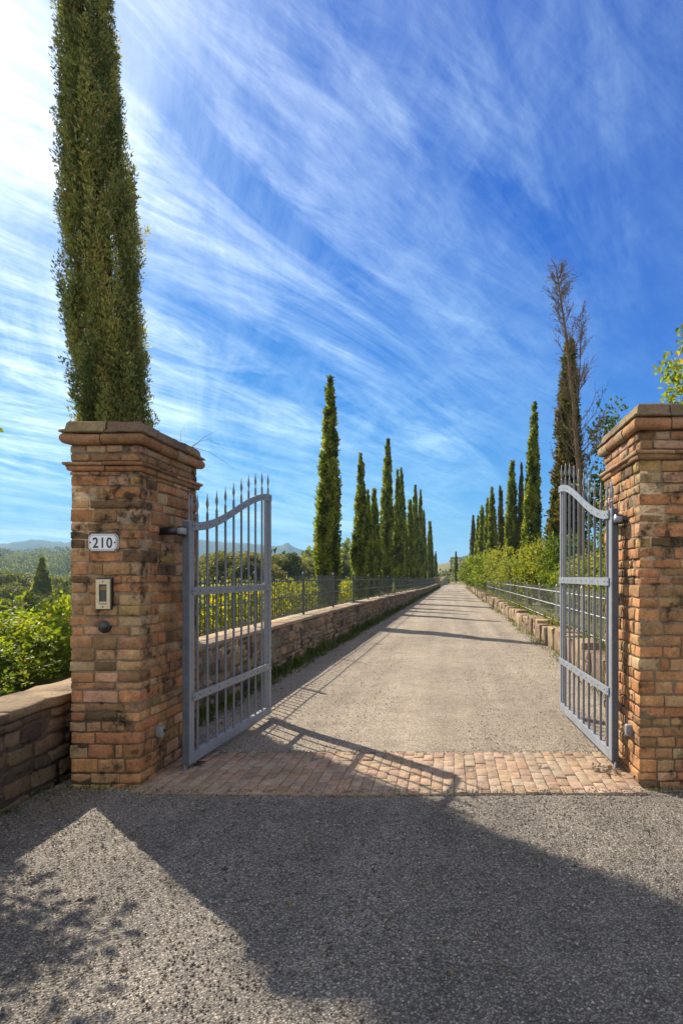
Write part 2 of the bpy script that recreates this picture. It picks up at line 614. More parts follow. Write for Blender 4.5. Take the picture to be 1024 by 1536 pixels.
def add_terrain():
    ys = np.concatenate([np.linspace(-25, 4.9, 8), np.linspace(5.6, 12, 12), np.linspace(13, 60, 30), np.linspace(64, 200, 30), np.geomspace(210, 4600, 40)])
    dl = np.array([0, .05, .5, 1, 2, 3.5, 5, 7, 10, 14, 20, 27, 36, 47, 60, 76, 95, 120, 155, 200, 260, 330, 420, 540, 700, 900, 1200, 1700, 2600, 4500])
    V = []
    for y in ys:
        xl = -3.25 if y < 5.4 else float(wl(y)) - .22
        row = [(xl - d, y, float(h_left(d, xl - d, y))) for d in dl[::-1]]
        m = -.05 + float(sstep(118, 420, y)) * 14
        xr = WR + .2
        row += [(xl + .02, y, m), (0, y, m), (xr - .02, y, m)]
        row += [(xr + d, y, float(h_right(d, xr + d, y))) for d in dl]
        V += row
    nc = len(dl) * 2 + 3
    nr = len(ys)
    i, j = np.meshgrid(np.arange(nr - 1), np.arange(nc - 1), indexing='ij')
    a = (i * nc + j).ravel()
    mb = MB()
    mb.add(V, np.stack([a, a + 1, a + nc + 1, a + nc], 1))
    tag(mb.build('ground', M_GROUND, None, True), kind='structure')


def add_roads():
    mb = MB()                    # forecourt, slightly uneven sheet
    xs = np.linspace(-3.3, 9, 42)
    ys = np.linspace(-8, 4.56, 42)
    X, Y = np.meshgrid(xs, ys)
    Z = .006 * np.sin(X * 2.1) * np.sin(Y * 1.7) - .006
    V = np.stack([X, Y, Z], -1).reshape(-1, 3)
    i, j = np.meshgrid(np.arange(41), np.arange(41), indexing='ij')
    a = (i * 42 + j).ravel()
    mb.add(V, np.stack([a, a + 1, a + 43, a + 42], 1))
    tag(mb.build('forecourt', M_COURT, None, True), kind='structure')
    mb = MB()
    ys = np.concatenate([np.linspace(4.57, 12, 30), np.linspace(13, 112, 60)])
    V = []
    for y in ys:
        l = -3.2 if y < 5.5 else float(wl(y)) - .1
        r = WR + .1
        u = np.linspace(0, 1, 25)
        x = l + (r - l) * u
        z = -.016 + .02 * np.sin(u * math.pi) + .006 * np.sin(x * 3 + y) * np.sin(y * .9) - .012 * np.exp(-((u - .3) / .08) ** 2) - .012 * np.exp(-((u - .72) / .08) ** 2)
        V += list(np.stack([x, np.full(25, y), z], 1))
    n = len(ys)
    i, j = np.meshgrid(np.arange(n - 1), np.arange(24), indexing='ij')
    a = (i * 25 + j).ravel()
    mb.add(V, np.stack([a, a + 1, a + 26, a + 25], 1))
    tag(mb.build('driveway', M_DRIVE, None, True), kind='structure')
    # brick threshold: running bond, bricks lengthways to the road
    mb = MB()
    x = -2.345
    k = 0
    PAV = [((.41, .29, .20), 4), ((.39, .265, .175), 4), ((.42, .315, .225), 3), ((.35, .25, .175), 2.5), ((.40, .31, .23), 2)]
    while x < 1.42:
        w = .088
        y = 4.49 + (0 if k % 2 else -.0)
        first = True
        while y < 5.53:
            L = .158
            if first and k % 2:
                L = .079
            first = False
            L = min(L, 5.545 - y)
            if L > .03:
                stone(mb, (x + w / 2 + rng.normal(0, .0015), y + L / 2, -.017 + rng.normal(0, .0028)), ((w - .0045) / 2, (L - .0045) / 2, .03), .0045, .002, pick(PAV, .08), (1, 0, 0), (0, 1, 0), (5, 5, 5))
            y += L
        x += w
        k += 1
    box(mb, -2.35, 1.43, 4.49, 5.545, -.06, .007, (.31, .245, .185))
    tag(mb.build('brick_paving', M_PAVER, None, True), kind='structure')
    # loose stones on the gravel
    for nm, n, reg, pal, mat in (('loose_gravel', 26000, 'c', [((.12, .11, .10), 2), ((.22, .195, .165), 3), ((.36, .31, .25), 4), ((.52, .46, .385), 1.3)], M_RUBBLE),
                                 ('driveway_gravel', 20000, 'd', [((.25, .22, .18), 3), ((.38, .35, .29), 3), ((.16, .14, .12), 1), ((.52, .49, .43), 1.0)], M_RUBBLE)):
        mb = MB()
        if reg == 'c':
            y = 1.75 + 2.7 * rng.random(n) ** 1.2
            x = rng.uniform(-3.0, 2.2, n)
            s = rng.uniform(.0035, .0085, n)
            k = n // 18
            y[:k] = 4.47 + np.abs(rng.normal(0, .05, k))
            zoff = np.zeros(n)
            zoff[:k] = np.where(y[:k] > 4.49, .016, 0)
        else:
            y = 5.6 + 12 * rng.random(n) ** 1.6
            x = rng.uniform(-2.85, 2.2, n)
            s = rng.uniform(.004, .010, n)
            k = n // 16
            y[:k] = 5.55 - np.abs(rng.normal(0, .06, k)) + .02
            x[:k] = rng.uniform(-2.3, 1.4, k)
            zoff = np.zeros(n)
            zoff[:k] = np.where(y[:k] < 5.54, .02, 0)
            mid = np.abs(x + .3)
            keep = rng.random(n) < .5 + .5 * sstep(1.2, 2.3, mid)
            x, y, s, zoff = x[keep], y[keep], s[keep], zoff[keep]
            n = len(x)
        o = np.array([[1, 0, 0], [0, 1, 0], [-1, 0, 0], [0, -1, 0], [0, 0, 1], [0, 0, -1.0]])
        V = o[None] * s[:, None, None] * rng.uniform(.55, 1.25, (n, 6, 1)) * np.array([1, 1, .7])
        th = rng.uniform(0, 6.28, n)
        R = np.zeros((n, 3, 3))
        R[:, 0, 0] = R[:, 1, 1] = np.cos(th)
        R[:, 0, 1] = -np.sin(th)
        R[:, 1, 0] = np.sin(th)
        R[:, 2, 2] = 1
        V = np.einsum('nij,nkj->nki', R, V) + np.stack([x, y, s * .35 + zoff], 1)[:, None]
        f = np.array([[0, 1, 4], [1, 2, 4], [2, 3, 4], [3, 0, 4], [1, 0, 5], [2, 1, 5], [3, 2, 5], [0, 3, 5]])
        F = (f[None] + (np.arange(n) * 6)[:, None, None]).reshape(-1, 3)
        w = np.array([p[1] for p in pal])
        cc = np.array([p[0] for p in pal])[rng.choice(len(pal), n, p=w / w.sum())] * rng.uniform(.8, 1.2, (n, 1))
        mb.add(V.reshape(-1, 3), F, np.repeat(cc, 8, 0).astype(np.float32))
        tag(mb.build(nm, mat, None, True), kind='stuff')


# ------------------------------------------------------------------ pillars
def ring(mb, cx, cy, hx, hy, prof, seg, gap, pal, jit=.003, vary=.15):
    """moulded bricks laid in a ring round a rectangle; prof = (outward, z) pairs, inner bottom to inner top"""
    prof = np.asarray(prof, float)
    K = len(prof)
    sides = [((1, 0), (0, -1), hx, hy), ((0, 1), (1, 0), hy, hx), ((-1, 0), (0, 1), hx, hy), ((0, -1), (-1, 0), hy, hx)]
    for T, N, hl, hn in sides:
        T, N = np.array(T, float), np.array(N, float)
        n = max(2, round(2 * hl / seg))
        cuts = np.linspace(-hl, hl, n + 1)
        cuts[1:-1] += rng.uniform(-.18, .18, n - 1) * seg
        for a, b in zip(cuts[:-1], cuts[1:]):
            S = np.linspace(0, 1, 5)
            dz, dn = rng.normal(0, jit), rng.normal(0, jit)
            rows = []
            for s in S:
                u = a + (b - a) * s
                row = []
                for d, z in prof:
                    uu = u
                    if s == 0:
                        uu = -hl - d if abs(a + hl) < 1e-6 else a + gap / 2
                    elif s == 1:
                        uu = hl + d if abs(b - hl) < 1e-6 else b - gap / 2
                    inset = .004 if (s in (0, 1) and d > 0) else 0
                    corner = (s == 0 and abs(a + hl) < 1e-6) or (s == 1 and abs(b - hl) < 1e-6)
                    dd = d + (0 if corner else dn - inset + rng.normal(0, jit * .5))
                    p = T * uu + N * (hn + dd)
                    row.append((cx + p[0], cy + p[1], z + (0 if corner else dz + rng.normal(0, jit * .4))))
                rows.append(row)
            V = np.array(rows).reshape(-1, 3)
            q = []
            for i in range(4):
                for k in range(K):
                    k2 = (k + 1) % K
                    q.append((i * K + k, (i + 1) * K + k, (i + 1) * K + k2, i * K + k2))
            mb.add(V, np.array(q), pick(pal, vary))
            mb.add(V[:K], [tuple(range(K))], (.2, .15, .1))
            mb.add(V[-K:], [tuple(range(K))[::-1]], (.2, .15, .1))


MOULD = [((.40, .21, .11), 4), ((.43, .25, .14), 3), ((.33, .19, .10), 2), ((.38, .27, .16), 2), ((.24, .14, .08), 1)]
CAPC = [((.25, .18, .11), 3), ((.18, .13, .085), 3), ((.30, .22, .12), 2), ((.20, .165, .08), 2)]


def pillar(x0, x1, y0, y1, ztop, label, k=1.0):
    cx, cy, hx, hy = (x0 + x1) / 2, (y0 + y1) / 2, (x1 - x0) / 2, (y1 - y0) / 2
    t = thing('brick_pillar', label, 'gate pillar', (cx, cy, 0))
    zb = ztop - .375 * k           # underside of the collar
    mb = MB()
    zb2 = zb - .0
    cs = courses(-.04, zb2, .058, .112)
    for i, (a, b) in enumerate(cs):
        dep = rng.uniform(.11, .2)
        for s, (T, N, hl, hn) in enumerate((((1, 0, 0), (0, -1, 0), hx, hy), ((0, 1, 0), (1, 0, 0), hy, hx), ((1, 0, 0), (0, 1, 0), hx, hy), ((0, 1, 0), (-1, 0, 0), hy, hx))):
            own = (i + s) % 2 == 0
            e = 0 if own else dep
            org = np.array([cx, cy, 0]) + np.array(N) * hn
            run_course(mb, org, T, N, -hl + e, hl - e, a, b, .12, .33, dep, .013, BRICK, .007, .0045, (7, 5, 5), .0035, .125, rng.uniform(.5, 1))
    i_ = .010
    box(mb, cx - hx + i_, cx + hx - i_, cy - hy + i_, cy + hy - i_, -.05, zb, (.36, .275, .185))
    mb.build('shaft', M_PILLAR, t, True, True)
    z = zb
    mb = MB()                      # collar: lip and thin projecting tile
    ring(mb, cx, cy, hx, hy, [(-.03, z), (.012, z), (.022, z + .035 * k), (-.03, z + .035 * k)], .26, .006, MOULD)
    ring(mb, cx, cy, hx, hy, [(-.03, z + .037 * k), (.03, z + .037 * k), (.036, z + .043 * k), (.039, z + .053 * k), (.034, z + .062 * k), (-.03, z + .066 * k)], .29, .004, MOULD)
    mb.build('collar_moulding', M_CAP, t, True, True)
    z += .067 * k
    mb = MB()                      # two frieze courses
    hgt = .066 * k
    for c in range(2):
        a, b = z + c * hgt, z + (c + 1) * hgt
        for s, (T, N, hl, hn) in enumerate((((1, 0, 0), (0, -1, 0), hx, hy), ((0, 1, 0), (1, 0, 0), hy, hx), ((1, 0, 0), (0, 1, 0), hx, hy), ((0, 1, 0), (-1, 0, 0), hy, hx))):
            e = 0 if (c + s) % 2 == 0 else .12
            run_course(mb, np.array([cx, cy, 0]) + np.array(N) * (hn + .004), T, N, -hl + e, hl - e, a, b, .15, .27, .12, .013, MOULD + [((.45, .28, .19), 2)], .009, .003, (7, 5, 5), .003, .2, .7)
    box(mb, cx - hx + .01, cx + hx - .01, cy - hy + .01, cy + hy - .01, z, z + 2 * hgt, (.27, .22, .16))
    mb.build('frieze', M_PILLAR, t, True, True)
    z += 2 * hgt
    mb = MB()                      # big half-round cornice
    th = np.linspace(-1.25, 1.35, 9)
    hh = .084 * k
    prof = [(-.04, z + .001)] + [(.016 + .036 * math.cos(a), z + hh / 2 + hh / 2 * math.sin(a)) for a in th] + [(-.04, z + hh)]
    ring(mb, cx, cy, hx, hy, prof, .27, .006, MOULD, .003)
    mb.build('cornice', M_CAP, t, True, True)
    z += hh
    mb = MB()                      # worn cap
    hh = ztop - z
    ring(mb, cx, cy, hx, hy, [(-.06, z + .001), (.055, z + .003), (.051, z + .018), (.024, z + .03), (.016, z + hh * .8), (.004, z + hh), (-.06, z + hh)], .24, .008, CAPC, .005)
    box(mb, cx - hx + .005, cx + hx - .005, cy - hy + .005, cy + hy - .005, z + .002, z + hh - .006, (.18, .14, .09))
    mb.build('cap_slab', M_CAP, t, True, True)
    return t


PL = (-2.887, -2.355, 4.66, 5.72)
PR = (1.433, 1.965, 4.66, 5.72)


# ------------------------------------------------------------------ gate
def gate(label, hinge, free, side, dz, zs, hx_sign):
    """leaf running along local +x from the hinge; the road lies on local y*side > 0"""
    hx, hy = hinge
    W = math.hypot(free[0] - hx, free[1] - hy)
    t = thing('gate_leaf', label, 'gate', (hx, hy, dz), math.atan2(free[1] - hy, free[0] - hx), 'pair of driveway gate leaves')

    def zr(u):                     # centre line of the curved top rail
        s = np.clip(np.asarray(u) / W, 0, 1)
        return zs * (1.985 + .46 * sstep(.02, .97, s))

    def bx(name, x0, x1, y0, y1, z0, z1, mat=M_IRON, bev=.004):
        ya, yb = sorted((y0 * side, y1 * side))
        mb = MB()
        box(mb, x0, x1, ya, yb, z0, z1)
        o = mb.build(name, mat, t)
        md = o.modifiers.new('bevel', 'BEVEL')
        md.width = bev
        md.segments = 2
        return o
    zb = .02
    bx('hinge_stile', 0, .085, -.05, 0, zb, zs * 2.03, M_IRON)
    bx('stile_plate', -.012, -.001, -.056, -.002, zb + .01, zs * 2.02, M_IRON_DARK, .002)
    bx('closing_stile', W - .115, W - .02, -.045, -.012, zb + .05, float(zr(W)) - .03)
    bx('stop_plate', W - .012, W + .055, -.075, -.018, zb - .01, float(zr(W)) + .04)
    bx('bottom_rail', .087, W - .02, -.045, .0, zb, zb + .085)
    rivet = None
    n = 11
    xs = np.concatenate([[.02, .065], np.linspace(.16, W - .07, 10)])
    rails = [('lower_rail', .565 * zs), ('middle_rail', 1.445 * zs)]
    made = []
    for nm, z in rails:
        made.append((bx(nm, .05, W - .03, .001, .013, z - .034, z + .034, M_IRON, .002), lambda u, z=z: z))
    mb = MB()                      # top rail: a flat bar following the curve
    us = np.linspace(.05, W - .02, 40)
    zz = zr(us)
    ya, yb = sorted((.001 * side, .013 * side))
    V = []
    for u, z in zip(us, zz):
        V += [(u, ya, z - .035), (u, yb, z - .035), (u, yb, z + .035), (u, ya, z + .035)]
    q = [(i * 4 + k, i * 4 + (k + 1) % 4, i * 4 + 4 + (k + 1) % 4, i * 4 + 4 + k) for i in range(39) for k in range(4)]
    q += [(0, 3, 2, 1), (156, 157, 158, 159)]
    mb.add(V, [x[::-1] for x in q])
    made.append((mb.build('top_rail', M_IRON, t), lambda u: float(zr(u))))
    rmb = MB()
    lathe(rmb, [(.007, 0), (.0065, .0025), (.003, .0045)], 8, axis='y')
    rme = rmb.mesh('rivet', M_RIVET, True)
    for o, fz in made:
        for u in xs:
            r = link('rivet', rme, o, (u, .013 * side, fz(u)))
            if side > 0:
                r.rotation_euler = (0, 0, math.pi)
    # bars and spear tips
    smb = MB()
    lathe(smb, [(.0085, 0), (.0125, .002), (.0125, .013), (.0085, .016), (.0075, .03), (.009, .045), (.019, .078), (.0175, .095), (.008, .135), (.0015, .185)], 10, flat=.62)
    sme = smb.mesh('spear_tip', M_BAR, True)
    for i, u in enumerate(xs):
        z1 = float(zr(u)) + .095
        mb = MB()
        a = .0115 if i > 1 else .009
        z0 = zb + .084 if i > 1 else zs * 2.031
        tube(mb, [(u, -.012 * side, z0), (u, -.012 * side, z1)], [a, a], 8)
        mb.build('bar', M_BAR, t, True)
        link('spear_tip', sme, t, (u, -.012 * side, z1))
    # hinges and foot pivot
    for z in (1.935 * zs,):
        mb = MB()
        lathe(mb, [(.02, z - .04), (.036, z - .036), (.036, z + .036), (.02, z + .04)], 16, org=(-.04, -.045 * side, 0))
        ya, yb = sorted((-.05 * side, -.25 * side))
        box(mb, -.064, -.016, ya, yb, z - .03, z + .03)
        h_ = mb.build('hinge', M_BLACK, t, True)
        mb = MB()
        lathe(mb, [(.0375, z - .026), (.0375, z + .026)], 16, org=(-.04, -.045 * side, 0))
        mb.build('hinge_band', M_IRON, h_, True)
    mb = MB()
    lathe(mb, [(.03, -dz), (.03, -dz + .012), (.018, -dz + .02), (.014, zb + .01)], 12, org=(-.02, -.03 * side, 0))
    mb.build('foot_pivot', M_IRON_DARK, t, True)
    return t


# ------------------------------------------------------------------ walls and fences
def add_walls():
    # low wall left of the left pillar
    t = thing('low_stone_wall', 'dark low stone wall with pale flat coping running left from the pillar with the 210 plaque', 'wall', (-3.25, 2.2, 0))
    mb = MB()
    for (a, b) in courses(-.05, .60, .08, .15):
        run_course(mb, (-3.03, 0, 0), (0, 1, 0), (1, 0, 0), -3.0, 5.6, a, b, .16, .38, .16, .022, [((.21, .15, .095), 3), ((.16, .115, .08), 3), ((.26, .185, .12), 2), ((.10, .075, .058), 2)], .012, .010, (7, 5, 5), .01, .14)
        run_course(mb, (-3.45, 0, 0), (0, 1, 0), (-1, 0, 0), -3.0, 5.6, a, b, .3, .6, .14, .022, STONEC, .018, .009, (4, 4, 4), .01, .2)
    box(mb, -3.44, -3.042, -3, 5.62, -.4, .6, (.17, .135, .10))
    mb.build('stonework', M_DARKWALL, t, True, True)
    mb = MB()
    y = -3.0
    while y < 5.1:
        L = rng.uniform(.55, .8)
        stone(mb, (-3.24, y + L / 2, .635), ((L - .006) / 2, .232, .036), .014, .011, pick([((.30, .22, .135), 3), ((.25, .18, .115), 2)], .08), (0, 1, 0), (1, 0, 0), (7, 5, 5))
        y += L
    mb.build('coping', M_COPING, t, True, True)
    # left retaining wall
    t = thing('retaining_wall', 'long rubble stone wall along the left edge of the driveway, carrying the dark picket fence', 'wall', (-2.9, 5.8, 0))

    def top(y):
        return .74 - .27 * float(sstep(12, 60, y))
    mb = MB()
    cop = MB()
    y = 5.75
    while y < 86:
        L = 3.0 if y < 30 else 6.0
        y2 = min(y + L, 86)
        p0, p1 = np.array([float(wl(y)), y, 0]), np.array([float(wl(y2)), y2, 0])
        U = (p1 - p0) / np.linalg.norm(p1 - p0)
        N = np.array([U[1], -U[0], 0])
        zt = (top(y) + top(y2)) / 2
        res = (5, 5, 5) if y < 20 else (4, 4, 4)
        for (a, b) in courses(-.06, zt, .09, .2):
            run_course(mb, p0, U, N, 0, np.linalg.norm(p1 - p0), a, b, .13, .36, .15, .02, STONEC, .03, .014, res, .011, .13, rng.uniform(.4, 1))
        c = [p0 - N * .018, p1 - N * .018, p1 - N * .42, p0 - N * .42]
        V = [(*q[:2], -.3) for q in c] + [(*q[:2], zt) for q in c]
        mb.add(V, [(0, 1, 2, 3)[::-1], (4, 5, 6, 7), (0, 1, 5, 4), (2, 3, 7, 6), (1, 2, 6, 5), (3, 0, 4, 7)], (.24, .2, .15))
        u = 0
        D = np.linalg.norm(p1 - p0)
        while u < D - .01:
            l = min(rng.uniform(.5, .9), D - u)
            if D - u - l < .25:
                l = D - u
            cen = p0 + U * (u + l / 2) - N * .2 + np.array([0, 0, zt + .028 + rng.normal(0, .003)])
            stone(cop, cen, ((l - .006) / 2, .235, .03), .012, .004, pick([((.40, .31, .22), 3), ((.35, .27, .19), 2), ((.42, .30, .2), 1)], .08), U, N, res)
            u += l
        y = y2
    mb.build('stonework', M_RUBBLE, t, True, True)
    cop.build('coping', M_COPING, t, True, True)
    # end pier of that wall
    p = thing('stone_pier', 'small stone pier at the far end of the left driveway wall', 'pier', (-1.75, 86.6, 0))
    mb = MB()
    for (a, b) in courses(0, 1.35, .15, .25):
        for s, (T, N) in enumerate((((1, 0, 0), (0, -1, 0)), ((0, 1, 0), (1, 0, 0)), ((1, 0, 0), (0, 1, 0)), ((0, 1, 0), (-1, 0, 0)))):
            run_course(mb, np.array([-1.85, 86.6, 0]) + np.array(N) * .4, T, N, -.4 + (.15 if s % 2 else 0), .4 - (.15 if s % 2 else 0), a, b, .25, .5, .15, .03, STONEC, .03, .01, (4, 4, 4))
    box(mb, -2.22, -1.48, 86.23, 86.97, 0, 1.34, (.22, .18, .13))
    mb.build('shaft', M_RUBBLE, p, True, True)
    mb = MB()
    stone(mb, (-1.85, 86.6, 1.4), (.47, .47, .05), .02, .01, (.35, .28, .2))
    mb.build('cap', M_COPING, p, True, True)
    # right wall of big blocks
    t = thing('block_wall', 'low wall of big sunlit tan stone blocks along the right edge of the driveway', 'wall', (2.3, 5.8, 0))
    mb = MB()
    y = 5.6
    PALR = [((.36, .26, .165), 4), ((.32, .225, .14), 3), ((.38, .285, .185), 2), ((.24, .175, .115), 2)]
    while y < 84:
        L = rng.uniform(.35, 1.0)
        h = rng.uniform(.36, .47)
        res = (7, 5, 5) if y < 30 else (4, 4, 4)
        off = rng.normal(0, .025)
        if rng.random() < .55:
            stone(mb, (WR + .2 + off, y + L / 2, h / 2 - .03), ((L - .03) / 2, .2, h / 2 + .02), .024, .02, pick(PALR), (0, 1, 0), (-1, 0, 0), res)
        else:
            m = h * rng.uniform(.4, .6)
            stone(mb, (WR + .2 + off, y + L / 2, m / 2 - .03), ((L - .03) / 2, .2, m / 2 + .02), .02, .018, pick(PALR), (0, 1, 0), (-1, 0, 0), res)
            L2 = L * rng.uniform(.35, .65)
            stone(mb, (WR + .21 + off, y + L2 / 2, (m + h) / 2), ((L2 - .02) / 2, .19, (h - m) / 2), .02, .018, pick(PALR), (0, 1, 0), (-1, 0, 0), res)
            stone(mb, (WR + .2 + off, y + (L + L2) / 2, (m + h) / 2 - .01), ((L - L2 - .02) / 2, .19, (h - m) / 2), .02, .018, pick(PALR), (0, 1, 0), (-1, 0, 0), res)
        y += L
    box(mb, WR + .03, WR + .38, 5.6, 84, -.3, .33, (.34, .27, .18))
    mb.build('stonework', M_RUBBLE, t, True, True)


def fence(label, xf, y0, y1, zbase, ztop, mat, pmat, gap, post_r, rails, name='picket_fence', mesh_from=1e9, pr=.0105):
    t = thing(name, label, 'fence', (float(xf(y0)), y0, 0))
    ys = np.arange(y0, y1 + .1, 3.02)
    ox, oy = float(xf(y0)), y0
    far_post = None
    for y in ys:
        mb = MB()
        x = float(xf(y))
        zb = float(zbase(y))
        tube(mb, [(x - ox, y - oy, zb - .1), (x - ox, y - oy, zb + ztop + .02)], [post_r, post_r], 6)
        lathe(mb, [(post_r * 1.3, zb + ztop + .02), (post_r * 1.5, zb + ztop + .04), (post_r * .9, zb + ztop + .065), (.004, zb + ztop + .085)], 8, org=(x - ox, y - oy, 0))
        mb.build('post', mat, t)
    for rz in rails:
        mb = MB()
        P = [(float(xf(y)) - ox, y - oy, float(zbase(y)) + rz) for y in ys]
        tube(mb, P, np.full(len(P), .012), 4)
        mb.build('rail', mat, t)
    rest = MB()
    k = 0
    y = y0 + gap
    base = None
    while y < y1:
        x, zb = float(xf(y)), float(zbase(y))
        r = pr if y < 16 else pr * .42
        if k < 100:
            if base is None or base[1] != r:
                mb = MB()
                tube(mb, [(0, 0, rails[0] - .03), (0, 0, ztop - .03), (0, 0, ztop + .03)], [r, r, .001], 5)
                base = (mb.mesh('picket', pmat), r)
            link('picket', base[0], t, (x - ox, y - oy, zb))
        else:
            tube(rest, [(x - ox, y - oy, zb + rails[0] - .03), (x - ox, y - oy, zb + ztop - .03), (x - ox, y - oy, zb + ztop + .03)], [r, r, .001], 3, cap=False)
        k += 1
        y += gap if y < mesh_from else gap * 1.0
    if rest.n:
        o = rest.build('picket', pmat, t)
        o['kind'] = 'stuff'
    return t


def add_fences():
    def zl(y):
        return .785 - .27 * float(sstep(12, 60, y))
    fence('dark iron picket fence standing on the left driveway wall', lambda y: wl(y) - .25, 6.75, 84, zl, .82, M_FENCE, M_FENCE, .135, .026, (.09, .41, .72))
    fence('pale wire picket fence behind the right block wall, overgrown by bushes', lambda y: WR + .48 + 0 * np.asarray(y), 6.6, 70, lambda y: .36, .95, M_FENCE_G, M_FENCE_G, .15, .022, (.10, .50, .84), 'wire_fence', pr=.008)
    # railing closing the far end of the road
    t = thing('far_railing', 'pale railing across the far end of the driveway', 'railing', (-1.2, 105, 0))
    for x in np.arange(-.4, 5, 1.1):
        mb = MB()
        tube(mb, [(x, 0, -.05), (x, 0, 1.35)], [.05, .05], 6)
        mb.build('post', M_FENCE_G, t)
    for z in (.3, .7, 1.25):
        mb = MB()
        tube(mb, [(-.5, 0, z), (4.5, 0, z)], [.03, .03], 5)
        mb.build('rail', M_FENCE_G, t)


# ------------------------------------------------------------------ small fittings on the pillars
def add_fittings():
    yf = PL[2]
    # enamel number plaque
    cx, _, cz = at(156.5, yf, 814)
    t = thing('number_plaque', 'white enamel house number plaque reading 210 on the left brick pillar', 'house number', (cx, yf - .014, cz))
    w, h, ch = .114, .069, .026

    def octa(w, h, c):
        return [(-w + c, -h), (w - c, -h), (w, -h + c), (w, h - c), (w - c, h), (-w + c, h), (-w, h - c), (-w, -h + c)]
    mb = MB()
    lay = [(octa(w, h, ch), .008), (octa(w, h, ch), -.001), (octa(w - .005, h - .005, ch - .002), -.006), (octa(w - .02, h - .02, ch - .007), -.0085)]
    V = [(x, y, z) for L, y in lay for (x, z) in L]
    q = [(i * 8 + k, i * 8 + (k + 1) % 8, i * 8 + 8 + (k + 1) % 8, i * 8 + 8 + k) for i in range(3) for k in range(8)] + [tuple(range(24, 32)), tuple(range(8))[::-1]]
    mb.add(V, q)
    mb.build('plate', M_ENAMEL, t)
    for (a, b, yy, nm) in ((.0015, .0065, -.0072, 'rim_line'), (.0135, .0155, -.0092, 'border_line')):
        mb = MB()
        o, i = octa(w - a, h - a, ch - a * .4), octa(w - b, h - b, ch - b * .4)
        if nm == 'rim_line':
            V = [(x, -.0035, z) for x, z in o] + [(x, -.0072, z) for x, z in i]
        else:
            V = [(x, yy, z) for x, z in o] + [(x, yy, z) for x, z in i]
        mb.add(V, [(k, (k + 1) % 8, 8 + (k + 1) % 8, 8 + k) for k in range(8)])
        mb.build(nm, M_INK, t)
    cu = bpy.data.curves.new('numeral', 'FONT')
    cu.body = '210'
    cu.size = .108
    cu.align_x = 'CENTER'
    cu.offset = .0016
    cu.extrude = .0006
    cu.space_character = 1.12
    tmp = bpy.data.objects.new('numeral_source', cu)
    col.objects.link(tmp)
    bpy.context.view_layer.update()
    me = bpy.data.meshes.new_from_object(tmp.evaluated_get(bpy.context.evaluated_depsgraph_get()))
    bpy.data.objects.remove(tmp)
    me.materials.clear()
    me.materials.append(M_INK)
    o = link('numeral', me, t, (0, -.0098, -.039))
    o.rotation_euler = (math.pi / 2, 0, 0)
    o.scale = (.86, 1.02, 1)
    for sx in (-1, 1):
        mb = MB()
        lathe(mb, [(.006, .0085), (.006, .0105), (.003, .012)], 10, axis='y', org=(sx * (w - .022), 0, 0))
        mb.build('screw', M_RIVET, t, True)
    # intercom
    cx, _, cz = at(158, yf, 891)
    t = thing('intercom', 'upright brass intercom panel with dark window on the left brick pillar', 'intercom', (cx, yf - .012, cz))
    mb = MB()
    box(mb, -.058, .062, -.002, .03, -.118, .122)
    mb.build('back_box', M_BLACK, t)
    mb = MB()
    ow, oh, iw, it, ib = .053, .112, .029, .074, -.077
    for x0, x1, z0, z1 in ((-ow, -iw, -oh, oh), (iw, ow, -oh, oh), (-iw, iw, it, oh), (-iw, iw, -oh, ib)):
        box(mb, x0, x1, -.02, -.003, z0, z1)
    f = mb.build('frame', M_BRASS, t)
    mb = MB()
    box(mb, -iw, iw, -.010, -.0035, ib, it)
    mb.build('window', M_SCREEN, t)
    mb = MB()
    box(mb, -iw + .004, iw - .004, -.0125, -.0102, .030, .058)
    mb.build('name_card', M_AMBER, t)
    mb = MB()
    box(mb, -iw + .003, iw - .003, -.018, -.0102, ib + .006, ib + .02)
    mb.build('call_button', M_BRASS, t)
    for sz in (-.097, .094):
        mb = MB()
        lathe(mb, [(.0055, .02), (.0055, .0215), (.002, .0225)], 10, axis='y', org=(0, 0, sz))
        mb.build('screw', M_RIVET, t, True)
    # round bell
    cx, _, cz = at(157.5, yf, 940)
    t = thing('bell_button', 'round black bell button below the brass intercom on the left pillar', 'doorbell', (cx, yf - .004, cz))
    mb = MB()
    lathe(mb, [(.049, -.02), (.049, .004), (.046, .010), (.034, .012)], 28, axis='y')
    mb.build('housing', M_BLACK, t, True)
    mb = MB()
    lathe(mb, [(.03, .0122), (.029, .015), (.02, .018), (.006, .0195)], 24, axis='y')
    mb.build('push_button', M_SCREEN, t, True)
    # photocells
    for nm, x, y, py, s in (('small grey photocell box on the inner side of the left pillar near the ground', PL[1], 4.95, 1097, 1), ('small grey photocell box on the sunlit inner side of the right pillar', PR[0], 4.86, 1095, -1)):
        z = EYE + (CY - py) / F_PX * y
        t = thing('photocell', nm, 'sensor', (x, y, z), 0, 'gate photocells')
        mb = MB()
        stone(mb, (.018 * s, 0, 0), (.03, .028, .045), .008, .0006, (.4, .4, .4), (1, 0, 0), (0, 1, 0), (5, 5, 5))
        mb.build('housing', M_GREYBOX, t, True)
        mb = MB()
        lathe(mb, [(.014, 0), (.014, .004), (.01, .006)], 14, axis='x', org=(.048 * s, 0, .008))
        mb.build('lens', M_BLACK, t, True)
    # dry twigs caught on top of the left pillar
    t = thing('dry_twig', 'dry straw-thin twigs sprouting from the top of the left pillar', 'twigs', (-2.4, 5.45, 2.77))
